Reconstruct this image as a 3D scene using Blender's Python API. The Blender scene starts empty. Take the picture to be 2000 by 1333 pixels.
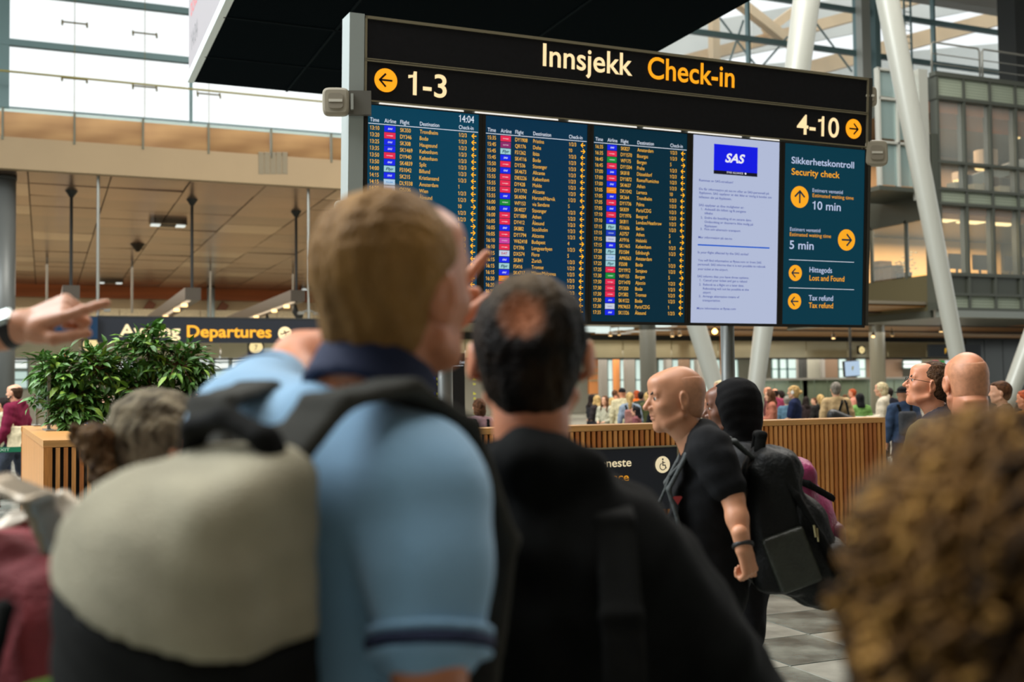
import bpy, math, random
import numpy as np
from mathutils import Vector, Matrix, Euler

# ------------------------------------------------------------------ camera, world, lights, exposure
scene = bpy.context.scene
COL = scene.collection
FPX, CX, CY = 2150.0, 1000.0, 666.5
HEAD = math.radians(23.06); PITCH = math.atan(90.5 / FPX); ROLL = math.radians(0.69)
CAM = Vector((0, 0, 1.62))
_f0 = Vector((math.sin(HEAD), math.cos(HEAD), 0)); _r0 = Vector((math.cos(HEAD), -math.sin(HEAD), 0)); _u0 = Vector((0, 0, 1))
FWD = math.cos(PITCH) * _f0 + math.sin(PITCH) * _u0
_u1 = math.cos(PITCH) * _u0 - math.sin(PITCH) * _f0
RIGHT = math.cos(ROLL) * _r0 - math.sin(ROLL) * _u1
UP = math.cos(ROLL) * _u1 + math.sin(ROLL) * _r0
cam_data = bpy.data.cameras.new('camera'); cam = bpy.data.objects.new('camera', cam_data); COL.objects.link(cam)
cam.matrix_world = Matrix(((RIGHT.x, UP.x, -FWD.x, CAM.x), (RIGHT.y, UP.y, -FWD.y, CAM.y), (RIGHT.z, UP.z, -FWD.z, CAM.z), (0, 0, 0, 1)))
cam_data.sensor_width = 36.0; cam_data.lens = FPX / 2000 * 36.0; cam_data.clip_start = 0.05; cam_data.clip_end = 500
cam_data.dof.use_dof = True; cam_data.dof.focus_distance = 5.9; cam_data.dof.aperture_fstop = cam_data.lens / 15.5
scene.camera = cam
scene.view_settings.view_transform = 'Standard'; scene.view_settings.look = 'None'
scene.view_settings.gamma = 1.0; scene.view_settings.use_curve_mapping = False
scene.view_settings.exposure = 0.0
world = bpy.data.worlds.new('overcast_sky'); scene.world = world; world.use_nodes = True
wb = world.node_tree.nodes['Background']; wb.inputs[0].default_value = (0.94, 0.99, 1.0, 1); wb.inputs[1].default_value = 1.3

def area(name, loc, size, sizey, power, color, rot=(0, 0, 0)):
    l = bpy.data.lights.new(name, 'AREA'); l.shape = 'RECTANGLE'; l.size = size; l.size_y = sizey; l.energy = power; l.color = color
    o = bpy.data.objects.new(name, l); COL.objects.link(o); o.location = loc; o.rotation_euler = rot; return o
area('hall_fill', (0.0, 5.0, 19.0), 12, 14, 2700, (1.0, 0.96, 0.90))  # added soft light from above; the high roof has no opening
area('hall_fill', (-10.0, 13.0, 15.0), 12, 16, 6500, (0.92, 0.97, 1.0), (0, math.radians(-38), 0))  # added from the front left for bright edges and a gradient
area('hall_fill', (16.0, 20.0, 18.0), 20, 18, 8200, (1.0, 0.95, 0.88))  # added wide fill for the middle of the hall
area('soffit_fill', (2.0, 61.0, 8.3), 36, 24, 3000, (1.0, 0.84, 0.68))  # added warm area light under the soffit, without a fixture
area('checkin_fill', (26.0, 40.0, 3.9), 30, 14, 3000, (1.0, 0.86, 0.68))
area('checkin_fill', (8.0, 54.0, 3.5), 40, 5, 2600, (1.0, 0.9, 0.78))
area('checkin_fill', (44.0, 54.0, 3.5), 34, 5, 2600, (1.0, 0.9, 0.78))  # added because the right part of this zone stayed dark
area('arrivals_fill', (2.0, 70.0, 7.9), 40, 6, 2400, (1.0, 0.85, 0.66))  # added warm fill below the far end of the soffit

# ------------------------------------------------------------------ pixel helpers (2000 x 1333 frame)
def ray(px, py): return FWD + RIGHT * ((px - CX) / FPX) - UP * ((py - CY) / FPX)
def PZ(px, py, z): return CAM + ray(px, py) * z
def onU(px, py, u): r = ray(px, py); return CAM + r * (u / r.x)
def onV(px, py, v): r = ray(px, py); return CAM + r * (v / r.y)
def onH(px, py, h): r = ray(px, py); return CAM + r * ((h - CAM.z) / r.z)

# ------------------------------------------------------------------ materials
MATS = {}
def mat(name, col=(0.8, 0.8, 0.8), rough=0.6, metal=0.0, var=0.0, vscale=4.0, bump=0.0, bscale=40.0, emit=None, es=1.0,
        col2=None, stretch=None, spec=0.5, trans=0.0, alpha=1.0, detail=4.0, lo=0.35, hi=0.65, sss=0.0, coat=0.0, sheen=0.0):
    if name in MATS: return MATS[name]
    m = bpy.data.materials.new(name); m.use_nodes = True; MATS[name] = m
    nt = m.node_tree; b = nt.nodes['Principled BSDF']
    c = tuple(col) + (1,)
    b.inputs['Base Color'].default_value = c; b.inputs['Roughness'].default_value = rough; b.inputs['Metallic'].default_value = metal
    b.inputs['Specular IOR Level'].default_value = spec
    if trans: b.inputs['Transmission Weight'].default_value = trans; b.inputs['IOR'].default_value = 1.45
    if alpha < 1: b.inputs['Alpha'].default_value = alpha
    if coat: b.inputs['Coat Weight'].default_value = coat
    if sheen: b.inputs['Sheen Weight'].default_value = sheen
    if sss:
        b.inputs['Subsurface Weight'].default_value = sss; b.inputs['Subsurface Radius'].default_value = (0.02, 0.008, 0.004); b.inputs['Subsurface Scale'].default_value = 0.6
    if emit is not None:
        b.inputs['Emission Color'].default_value = tuple(emit) + (1,); b.inputs['Emission Strength'].default_value = es
    need = var > 0 or col2 is not None or bump > 0
    if need:
        tc = nt.nodes.new('ShaderNodeTexCoord'); mp = nt.nodes.new('ShaderNodeMapping'); nt.links.new(tc.outputs['Object'], mp.inputs[0])
        if stretch: mp.inputs['Scale'].default_value = stretch
        if var > 0 or col2 is not None:
            n = nt.nodes.new('ShaderNodeTexNoise'); n.inputs['Scale'].default_value = vscale; n.inputs['Detail'].default_value = detail
            nt.links.new(mp.outputs[0], n.inputs['Vector'])
            r = nt.nodes.new('ShaderNodeValToRGB'); nt.links.new(n.outputs['Fac'], r.inputs[0])
            a = tuple(max(0, x * (1 - var)) for x in col) + (1,)
            d = (tuple(col2) if col2 is not None else tuple(min(1, x * (1 + var)) for x in col)) + (1,)
            r.color_ramp.elements[0].position = lo; r.color_ramp.elements[1].position = hi
            r.color_ramp.elements[0].color = a; r.color_ramp.elements[1].color = d
            nt.links.new(r.outputs[0], b.inputs['Base Color'])
        if bump > 0:
            n2 = nt.nodes.new('ShaderNodeTexNoise'); n2.inputs['Scale'].default_value = bscale; n2.inputs['Detail'].default_value = 3
            nt.links.new(mp.outputs[0], n2.inputs['Vector'])
            bp = nt.nodes.new('ShaderNodeBump'); bp.inputs['Strength'].default_value = bump; bp.inputs['Distance'].default_value = 0.01
            nt.links.new(n2.outputs['Fac'], bp.inputs['Height']); nt.links.new(bp.outputs[0], b.inputs['Normal'])
    return m
def S(r, g, b): # sRGB 0-255 to linear
    f = lambda v: (v / 255 / 12.92) if v / 255 <= 0.04045 else ((v / 255 + 0.055) / 1.055) ** 2.4
    return (f(r), f(g), f(b))

# ------------------------------------------------------------------ mesh building
class MB:
    def __init__(s): s.v = []; s.f = []
    def add(s, vs, fs):
        n = len(s.v); s.v += [tuple(p) for p in vs]; s.f += [tuple(i + n for i in q) for q in fs]; return s
    def box(s, a, b):
        x0, y0, z0 = (min(a[i], b[i]) for i in range(3)); x1, y1, z1 = (max(a[i], b[i]) for i in range(3))
        return s.add([(x0, y0, z0), (x1, y0, z0), (x1, y1, z0), (x0, y1, z0), (x0, y0, z1), (x1, y0, z1), (x1, y1, z1), (x0, y1, z1)],
                     [(0, 3, 2, 1), (4, 5, 6, 7), (0, 1, 5, 4), (1, 2, 6, 5), (2, 3, 7, 6), (3, 0, 4, 7)])
    def obox(s, o, ex, ey, ez):
        o, ex, ey, ez = map(Vector, (o, ex, ey, ez))
        vs = [o, o + ex, o + ex + ey, o + ey, o + ez, o + ex + ez, o + ex + ey + ez, o + ey + ez]
        fs = [(0, 3, 2, 1), (4, 5, 6, 7), (0, 1, 5, 4), (1, 2, 6, 5), (2, 3, 7, 6), (3, 0, 4, 7)]
        if ex.cross(ey).dot(ez) < 0: fs = [q[::-1] for q in fs]
        return s.add(vs, fs)
    def tube(s, pts, rad, n=10, caps=True):
        pts = [Vector(p) for p in pts]
        if not isinstance(rad, (list, tuple)): rad = [rad] * len(pts)
        base = len(s.v); prev = None
        for i, p in enumerate(pts):
            d = (pts[min(i + 1, len(pts) - 1)] - pts[max(i - 1, 0)]).normalized()
            if prev is None:
                a = d.orthogonal().normalized()
            else:
                a = (prev - d * prev.dot(d)).normalized()
            prev = a; b = d.cross(a)
            for k in range(n):
                t = 2 * math.pi * k / n; s.v.append(tuple(p + (a * math.cos(t) + b * math.sin(t)) * rad[i]))
        for i in range(len(pts) - 1):
            for k in range(n):
                k2 = (k + 1) % n; s.f.append((base + i * n + k, base + i * n + k2, base + (i + 1) * n + k2, base + (i + 1) * n + k))
        if caps:
            s.f.append(tuple(base + k for k in range(n))[::-1]); e = base + (len(pts) - 1) * n; s.f.append(tuple(e + k for k in range(n)))
        return s
    def prism(s, poly, ex, ey, o, dep):   # poly 2d, extruded along dep vector
        o, ex, ey, dep = map(Vector, (o, ex, ey, dep)); n = len(poly)
        a = [o + ex * p[0] + ey * p[1] for p in poly]
        vs = a + [q + dep for q in a]
        return s.add(vs, [tuple(range(n))[::-1], tuple(range(n, 2 * n))] + [(i, (i + 1) % n, n + (i + 1) % n, n + i) for i in range(n)])
    def build(s, name, m=None, parent=None, smooth=False, bevel=0.0, **kw):
        me = bpy.data.meshes.new(name); me.from_pydata(s.v, [], s.f); me.update()
        return link(name, me, m, parent, smooth, bevel, **kw)
def link(name, me, m=None, parent=None, smooth=False, bevel=0.0, **kw):
    o = bpy.data.objects.new(name, me); COL.objects.link(o)
    if m is not None:
        if len(me.materials) == 0: me.materials.append(m)
        elif me.materials[0] != m:
            o.material_slots[0].link = 'OBJECT'; o.material_slots[0].material = m
    if parent is not None: o.parent = parent
    if smooth: me.shade_smooth()
    if bevel > 0:
        md = o.modifiers.new('bevel', 'BEVEL'); md.width = bevel; md.segments = 2; md.limit_method = 'ANGLE'
    for k, v in kw.items(): o[k] = v
    return o
def thing(name, label, cat, loc=(0, 0, 0), rz=0.0, group=None, kind=None):
    o = bpy.data.objects.new(name, None); COL.objects.link(o); o.location = loc; o.rotation_euler = (0, 0, rz); o.empty_display_size = 0.1
    return tag(o, label, cat, group, kind)
def tag(o, label, cat, group=None, kind=None):
    o['label'] = label; o['category'] = cat
    if group: o['group'] = group
    if kind: o['kind'] = kind
    return o

# ------------------------------------------------------------------ lettering (built-in font, flattened to mesh)
_tc = {}; _gc = {}
def _raw(txt, bold, res):
    c = bpy.data.curves.new('t', 'FONT'); c.body = txt; c.size = 1.0; c.offset = bold; c.resolution_u = res
    o = bpy.data.objects.new('t', c)
    me = o.to_mesh(); vs = [(v.co.x, v.co.y) for v in me.vertices]; fs = [tuple(p.vertices) for p in me.polygons]
    o.to_mesh_clear(); bpy.data.objects.remove(o); bpy.data.curves.remove(c)
    return vs, fs
def _char(ch, bold, res):
    k = (ch, bold, res)
    if k not in _gc:
        adv = max(v[0] for v in _raw('H' + ch + 'H', 0, 1)[0]) - max(v[0] for v in _raw('HH', 0, 1)[0])
        if ch == '1':   # numeral one with a flag
            b = bold; ch_ = _char('5', bold, res)[2]; adv = ch_; m = adv * .56; t = .045 + b
            vs = [(m - t, -b), (m + t, -b), (m + t, .70 + b), (m - t * .6, .70 + b), (m - t, .60), (m - .20, .575 + b), (m - .20, .50 - b), (m - t, .54 - b)]
            fs = [(0, 1, 2, 4), (2, 3, 4), (4, 5, 6, 7)]
            _gc[k] = (vs, fs, adv)
        elif ch == ' ': _gc[k] = ([], [], adv)
        else: vs, fs = _raw(ch, bold, res); _gc[k] = (vs, fs, adv)
    return _gc[k]
def glyphs(txt, bold=0.0, res=3):
    k = (txt, bold, res)
    if k in _tc: return _tc[k]
    VS = []; FS = []; x = 0
    for ch in txt:
        vs, fs, adv = _char(ch, bold, res); n = len(VS); VS += [(v[0] + x, v[1]) for v in vs]; FS += [tuple(i + n for i in f) for f in fs]; x += adv
    _tc[k] = (VS, FS); return VS, FS
def text(mb, txt, o, ex, ey, cap, width=None, sx=0.8, bold=0.0, align='l', shear=0.0, res=3):
    # o: left baseline point; ex, ey unit vectors; cap: capital height in metres
    vs, fs = glyphs(txt, bold, res)
    if not vs: return 0
    sc = cap / 0.727; xs = [v[0] for v in vs]; w = max(xs) - min(xs); x0 = min(xs)
    k = (width / (w * sc)) if width else sx
    o, ex, ey = Vector(o), Vector(ex), Vector(ey)
    dx = {'l': 0, 'c': -0.5, 'r': -1}[align] * w * sc * k
    mb.add([o + ex * ((v[0] - x0) * sc * k + dx + shear * v[1] * sc) + ey * (v[1] * sc) for v in vs], fs)
    return w * sc * k
def disc(r, n=24): return [(r * math.cos(2 * math.pi * i / n), r * math.sin(2 * math.pi * i / n)) for i in range(n)]
def arrow2(L, t, ang):   # arrow polygon pieces (shaft + two head bars) pointing along +x then rotated
    out = []
    def bar(a, b, w):
        d = Vector((b[0] - a[0], b[1] - a[1])).normalized(); n = Vector((-d.y, d.x)) * w / 2
        return [(a[0] + n.x, a[1] + n.y), (a[0] - n.x, a[1] - n.y), (b[0] - n.x, b[1] - n.y), (b[0] + n.x, b[1] + n.y)]
    for q in (bar((-L / 2, 0), (L / 2 - t * .4, 0), t), bar((0, L * .48), (L / 2, -t * .2), t), bar((0, -L * .48), (L / 2, t * .2), t)):
        out.append([(x * math.cos(ang) - y * math.sin(ang), x * math.sin(ang) + y * math.cos(ang)) for x, y in q])
    return out
def flat(mb, poly, o, ex, ey):
    o, ex, ey = Vector(o), Vector(ex), Vector(ey)
    a = sum(poly[i][0] * poly[(i + 1) % len(poly)][1] - poly[(i + 1) % len(poly)][0] * poly[i][1] for i in range(len(poly)))
    if a < 0: poly = poly[::-1]
    mb.add([o + ex * p[0] + ey * p[1] for p in poly], [tuple(range(len(poly)))])
rnd = random.Random(7)

ORD = ['first', 'second', 'third', 'fourth', 'fifth', 'sixth', 'seventh', 'eighth', 'ninth', 'tenth']
# ================================================================== THE SETTING (world X = along the hall front, Y = into the hall, Z = up)
M_steel = mat('brushed_steel', S(150, 150, 142), 0.38, 0.55)
M_white_col = mat('white_painted_steel', S(168, 170, 162), 0.34, 0.15)
M_grey_col = mat('grey_column_paint', S(120, 124, 122), 0.4, 0.3)
M_teal = mat('teal_grey_mullion', S(112, 140, 142), 0.45, 0.2)
M_dark = mat('charcoal_metal', S(52, 54, 52), 0.5, 0.3)
M_mull = mat('office_mullion', S(86, 90, 82), 0.45, 0.35)
M_cream = mat('cream_fascia', S(160, 137, 103), 0.55, var=0.03, vscale=0.6)
M_black = mat('black_panel', S(14, 16, 18), 0.55)
M_wood = mat('oak_slat', S(196, 128, 62), 0.5, var=0.22, vscale=6, stretch=(12, 12, 0.8), bump=0.08, bscale=30)
M_woodtop = mat('oak_cap', S(205, 150, 88), 0.4, var=0.12, vscale=5, stretch=(0.6, 8, 8))

# floor
fl = MB().box((-60, -14, -0.3), (110, 100, -0.005)).build('floor', None)
mf = bpy.data.materials.new('terrazzo_floor'); mf.use_nodes = True; fl.data.materials.append(mf)
nt = mf.node_tree; b = nt.nodes['Principled BSDF']; b.inputs['Roughness'].default_value = 0.22
tc = nt.nodes.new('ShaderNodeTexCoord'); ck = nt.nodes.new('ShaderNodeTexChecker'); ck.inputs['Scale'].default_value = 1 / 0.61
ck.inputs[1].default_value = S(146, 147, 138) + (1,); ck.inputs[2].default_value = S(118, 122, 114) + (1,)
nz = nt.nodes.new('ShaderNodeTexNoise'); nz.inputs['Scale'].default_value = 1.6; nz.inputs['Detail'].default_value = 8; nz.inputs['Distortion'].default_value = 1.2
mx = nt.nodes.new('ShaderNodeMix'); mx.data_type = 'RGBA'; mx.blend_type = 'OVERLAY'; mx.inputs[0].default_value = 0.7
nt.links.new(tc.outputs['Object'], ck.inputs[0]); nt.links.new(tc.outputs['Object'], nz.inputs['Vector'])
nt.links.new(ck.outputs[0], mx.inputs[6]); nt.links.new(nz.outputs['Fac'], mx.inputs[7]); nt.links.new(mx.outputs[2], b.inputs['Base Color'])
tag(fl, 'grey marble tiled floor of the departure hall', 'floor', kind='structure')
tile_m = [mat('light_marble', S(126, 127, 118), 0.2, var=0.25, vscale=2.2, detail=8, col2=S(160, 160, 148)),
          mat('grey_marble', S(104, 110, 102), 0.2, var=0.35, vscale=2.5, detail=8, col2=S(142, 146, 134)),
          mat('dark_marble', S(90, 96, 90), 0.2, var=0.4, vscale=3.0, detail=8, col2=S(130, 134, 124))]
T = 0.61
tme = MB(); tme.add([(0.004, 0.004, -0.01), (T - .004, 0.004, -0.01), (T - .004, T - .004, -0.01), (0.004, T - .004, -0.01),
                     (0.008, 0.008, 0), (T - .008, 0.008, 0), (T - .008, T - .008, 0), (0.008, T - .008, 0)],
                    [(4, 5, 6, 7), (0, 1, 5, 4), (1, 2, 6, 5), (2, 3, 7, 6), (3, 0, 4, 7)])
tmesh = []
for m in tile_m:
    me = bpy.data.meshes.new('floor_tile'); me.from_pydata(tme.v, [], tme.f); me.materials.append(m); tmesh.append(me)
for i in range(17):
    for j in range(17):
        q = (i + j) % 2
        o = link('floor_tile', tmesh[0 if q == 0 else (1 + ((i * 7 + j * 3) % 2))], None, fl); o.location = (0.3 + i * T, 1.0 + j * T, 0)

# ---- gallery across the back of the hall (front plane y = 37.5)
GV = 37.5
U0, U1 = -34.0, 60.0
o = MB().box((U0, GV, 8.64), (U1, GV + 0.35, 9.64)).build('trim_1', M_cream); tag(o, 'cream gallery fascia with a small grille', 'fascia', kind='structure')
o = MB().box((U0, GV + 0.35, 8.9), (U1, 41.5, 9.6)).build('gallery_floor_slab', M_cream); tag(o, 'gallery floor slab behind the cream fascia', 'slab', kind='structure')
g = thing('gallery_balustrade', 'bronze tinted glass balustrade along the gallery edge', 'balustrade', (0, GV, 9.64))
M_bronze = mat('bronze_glass', S(150, 106, 64), 0.18, 0.35, var=0.3, vscale=0.55, col2=S(182, 144, 96), detail=1.5, stretch=(1, 1, 3), lo=0.3, hi=0.7)
M_railg = mat('pale_glass_edge', S(176, 196, 190), 0.2, 0.2)
up = []
for px in (-260, -130, 5, 147, 283, 410, 532, 647):
    up.append(onV(px, 240, GV).x)
step = (up[-1] - up[2]) / 5
xs = [up[2] + step * k for k in range(-10, 22)]
pm = MB().box((0.03, 0.04, 0.0), (step - 0.03, 0.08, 0.80)); pme = bpy.data.meshes.new('glass_panel'); pme.from_pydata(pm.v, [], pm.f); pme.materials.append(M_bronze)
sm = MB().box((-0.03, -0.03, -0.1), (0.03, 0.03, 0.92)); sme = bpy.data.meshes.new('stanchion'); sme.from_pydata(sm.v, [], sm.f); sme.materials.append(mat('stanchion_steel', S(96, 98, 84), .4, .5))
for k, x in enumerate(xs):
    a = link('glass_panel', pme, None, g); a.location = (x, 0, 0); a.rotation_euler = (rnd.uniform(-.012, .012), 0, rnd.uniform(-.01, .01))
    a = link('stanchion', sme, None, g); a.location = (x, 0.0, 0)
MB().box((xs[0], 0.04, 0.80), (xs[-1], 0.08, 0.90)).build('glass_edge', M_railg, g)
MB().tube([(xs[0], 0, 0.93), (xs[-1], 0, 0.93)], 0.03, 8).build('handrail', M_teal, g)
# ventilation grilles in the fascia (five)
for k in range(5):
    p = onV(510 + k * 11.6, 320, GV); gr = MB()
    for j in range(9): gr.box((p.x - .085, GV - .03, p.z + .33 - .08 * j), (p.x + .085, GV, p.z + .37 - .08 * j))
    gr.box((p.x - .09, GV - .012, p.z - .36), (p.x + .09, GV, p.z + .4))
    tag(gr.build('ventilation_grille', mat('grille_grey', S(140, 128, 104), .6)), ORD[k] + ' from the left of the small louvred grilles in the cream fascia', 'grille', 'row of five grilles in the cream fascia')

# ---- soffit of metal ceiling panels behind the fascia
cl = MB().box((U0, GV + .3, 8.72), (115, 79, 8.9)).build('ceiling', mat('soffit_backing', S(60, 54, 46), 0.8)); tag(cl, 'metal panel ceiling under the gallery', 'ceiling', kind='structure')
M_soff = [mat('soffit_panel_%d' % k, c, 0.24, 0.75, var=0.16, vscale=0.35, stretch=(.5, 1, 1)) for k, c in enumerate([S(168, 140, 118), S(178, 150, 128), S(158, 134, 116), S(206, 188, 168)])]
PU, PVd = 2.5, 2.4
pms = []
for m in M_soff:
    q = MB().box((0.02, 0.02, 0), (PU - .02, PVd - .02, 0.05)); me = bpy.data.meshes.new('ceiling_panel'); me.from_pydata(q.v, [], q.f); me.materials.append(m); pms.append(me)
nu = 20
for i in range(nu):
    for j in range(17):
        a = link('ceiling_panel', pms[rnd.choice([0, 0, 1, 1, 2, 2, 3])], None, cl); a.location = (-13 + i * PU, GV + .2 + j * PVd, 8.66)
        a.rotation_euler = (rnd.uniform(-.007, .007), rnd.uniform(-.007, .007), 0)
# ---- far wall and beam
o = MB().box((U0, 78, 0), (115, 78.4, 8.7)).build('wall_back', mat('far_wall', S(200, 184, 150), 0.7, var=0.06, vscale=0.5)); tag(o, 'pale far wall of the arrivals side', 'wall', kind='structure')
o = MB().box((U0, 77.4, 7.86), (U1, 78, 8.65)).build('trim_2', mat('orange_timber', S(160, 88, 44), 0.5, var=.15, vscale=.8, stretch=(.2, 1, 4))); tag(o, 'orange timber beam along the top of the far wall', 'beam', kind='structure')
lat = thing('lattice_screen', 'pale perforated screen of small panels on the far wall', 'screen', (0, 77.2, 0))
q = MB().box((0.02, 0, 0), (2.58, .08, 1.0)); me = bpy.data.meshes.new('screen_panel'); me.from_pydata(q.v, [], q.f); me.materials.append(mat('perforated_cream', S(206, 196, 168), 0.6, var=.12, vscale=9, detail=1))
for i in range(22):
    for j in range(2):
        a = link('screen_panel', me, None, lat); a.location = (-24 + i * 2.6, 0, 5.1 + j * 1.05)
for i, px in enumerate((392, 240)):
    p = onV(px, 600, 74); t = MB().obox((p.x, 77.5, 4.9), (1.9, 0, 2.9), (0, .45, 0), (.45, 0, -.3))
    tag(t.build('timber_brace', mat('dark_timber', S(120, 66, 34), .5)), ('brown slanted timber brace above the black departures sign' if i == 0 else 'brown slanted timber brace beyond the pointing hand'), 'brace')

# ---- gallery columns
def column(u, v, h, r, label, m=M_grey_col, h0=0.0):
    t = thing('column', label, 'column', (u, v, h0), kind='structure')
    MB().tube([(0, 0, 0), (0, 0, h - h0)], r, 28).build('shaft', m, t, smooth=True)
    MB().tube([(0, 0, 0), (0, 0, 0.25)], r * 1.04, 28).build('collar', M_steel, t, smooth=True)
    MB().tube([(0, 0, h - h0 - .12), (0, 0, h - h0)], r * 1.06, 28).build('capital_ring', M_dark, t, smooth=True)
    return t
column(-1.25, 39.0, 8.66, 0.40, 'thick round grey column at the left edge below the gallery')
column(22.6, 39.0, 8.66, 0.33, 'round grey column rising left of the bald man in the black shirt')
column(34.4, 39.0, 8.66, 0.34, 'round steel column under the right end of the cream gallery', mat('steel_column', S(160, 160, 150), .3, .6))
p = onV(412, 600, 76); column(p.x, 76, 8.66, 0.25, 'slim pale blue column in front of the far timber beam', mat('pale_blue_paint', S(150, 170, 176), .5))

# ---- tall glazing behind the gallery
WV = 41.0
w = thing('window_1', 'tall glass wall in teal grey frames above the gallery', 'window', (0, WV, 9.6), kind='structure')
M_glass = mat('clear_glass', (0.93, 0.98, 0.97), 0.02, trans=0.0, alpha=0.10, spec=0.3)
hs = [13.65, 15.45, 17.25, 19.3]
for h in hs:
    MB().box((-34, -.12, h - 9.6 - .11), (60, .12, h - 9.6 + .11)).build('transom', M_teal, w)
vx = [onV(8, 100, WV).x, onV(373, 60, WV).x, onV(1461, 60, WV).x, onV(1672, 60, WV).x, onV(1823, 60, WV).x, onV(1965, 60, WV).x, -20.0, -28.0]
wd = [.17, .05, .06, .08, .06, .14, .15, .15]
for x, ww in zip(vx, wd): MB().box((x - ww, -.1, 0), (x + ww, .14, 11)).build('mullion', M_teal, w)
vv = sorted(vx)
for k in range(len(vv) - 1):
    MB().box((vv[k] + .2, -.02, 0.05), (vv[k + 1] - .2, .0, 10.9)).build('pane', M_glass, w)
# spider fittings with thin vertical cables, and a yellow cable rail with clips
for px in (146, 283, 408, 530, 640):
    p = onV(px, 50 + (px - 146) * .13, WV - .4)
    f = MB(); f.tube([(p.x, WV - .4, 9.6), (p.x, WV - .4, 20)], .012, 5)
    for hh in (onV(px, 45 + (px - 146) * .15, WV - .4).z, onV(px, 154 + (px - 146) * .115, WV - .4).z):
        f.tube([(p.x - .4, WV - .4, hh), (p.x + .4, WV - .4, hh)], .03, 5); f.tube([(p.x - .4, WV - .45, hh - .12), (p.x - .4, WV - .3, hh + .08)], .035, 5); f.tube([(p.x + .4, WV - .45, hh - .12), (p.x + .4, WV - .3, hh + .08)], .035, 5)
    if px < 500: tag(f.build('glass_clamp_cable', mat('brass_fitting', S(140, 130, 84), .4, .6)), {146: 'leftmost', 283: 'middle', 408: 'rightmost'}[px] + ' thin vertical cable with small brass clamps against the bright glass', 'cable', 'clamp cables on the left glass wall')
a0 = onV(0, 134, WV - 1.2); a1 = onV(660, 208, WV - 1.2)
tag(MB().tube([(a0.x - 12, WV - 1.2, a0.z), (a1.x, WV - 1.2, (a0.z + a1.z) / 2), (60, WV - 1.2, a0.z)], .035, 6).build('cable_rail', mat('yellow_cable', S(170, 160, 90), .5)), 'long thin yellowish cable running across the bright glass wall', 'cable')

# ---- roof framework seen outside / above through the glass on the right
M_timber_out = mat('pale_timber', S(244, 214, 172), 0.6, var=.08, vscale=.5)  # paleness of hazy daylight put into the timber colour
rt = thing('timber_roof_truss', 'pale orange timber trusses seen through the upper right glass', 'truss', (0, 0, 0), kind='structure')
def beam(a, b, w, m, parent, name='beam'):
    a, b = Vector(a), Vector(b); d = (b - a); n = Vector((0, 1, 0)) * w; s = d.cross(Vector((0, 1, 0))).normalized() * w
    return MB().obox(a - s * .5, d, n, s).build(name, m, parent)
def bpx(x0, y0, x1, y1, v, w, m, parent, name='beam'): return beam(onV(x0, y0, v), onV(x1, y1, v), w, m, parent, name)
for (x0, y0, x1, y1, v, ww) in ((1330, 120, 2040, -70, 50, .6), (1560, 140, 2040, 10, 52, .9), (1398, -20, 1400, 130, 49, .45), (1440, -5, 1560, 90, 48.5, .5),
                                (1500, 60, 1620, -30, 49.5, .45), (1300, 60, 1420, -20, 50.5, .4), (1180, 100, 1420, -30, 51, .4)):
    bpx(x0, y0, x1, y1, v, ww, M_timber_out, rt)
mem = thing('pale_roof_canopy', 'pale grey roof sheets beyond the upper right glass', 'canopy', (0, 0, 0), kind='structure')
M_sheet = mat('pale_roof_sheet', S(232, 236, 232), .7, var=.06, vscale=.2)
for (x0, y0, x1, y1, v) in ((1280, 60, 2060, -80, 58), (1330, 140, 2060, 75, 60)):
    a, c = onV(x0, y0, v), onV(x1, y1, v)
    MB().obox(a, c - a, (0, .3, 0), (0, 0, -2.6)).build('roof_sheet', M_sheet, mem)
br = thing('bracing_rods', 'thin crossed steel bracing rods behind the upper right glass', 'bracing', (0, 0, 0), kind='structure')
for (x0, y0, x1, y1) in ((1406, 35, 1476, 128), (1538, 72, 1490, 128), (1590, 40, 1664, 140), (1425, 120, 1452, 40)):
    MB().tube([onV(x0, y0, WV + 1.5), onV(x1, y1, WV + 1.5)], .05, 6).build('rod', M_teal, br)
# vertical posts, ladder post
pp = onV(1686, 60, 40.3); t = thing('facade_post', 'twin pale steel posts right above the end of the black sign', 'post', (pp.x, 40.3, 0), kind='structure')
MB().box((-.25, -.2, 8.9), (.25, .2, 21)).build('post', M_white_col, t); MB().box((.55, -.2, 8.9), (.85, .2, 21)).build('post', M_teal, t)
pp = onV(1773, 60, 40.0); t = thing('wall_ladder', 'narrow steel ladder on the glass wall behind the slanted white column', 'ladder', (pp.x, 40.0, 9.6))
for sx in (-.2, .2): MB().box((sx - .03, -.04, 0), (sx + .03, .04, 11)).build('rail', M_teal, t)
for k in range(34): MB().tube([(-.2, 0, .3 + k * .3), (.2, 0, .3 + k * .3)], .02, 5).build('rung', M_teal, t)
# dark machinery strip far right
a = onV(1990, 60, 36); tag(MB().box((a.x - .2, 36, 13.0), (a.x + 3, 37, 22)).build('wall_right_upper', M_dark), 'dark wall strip at the upper right corner', 'wall', kind='structure')

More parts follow.
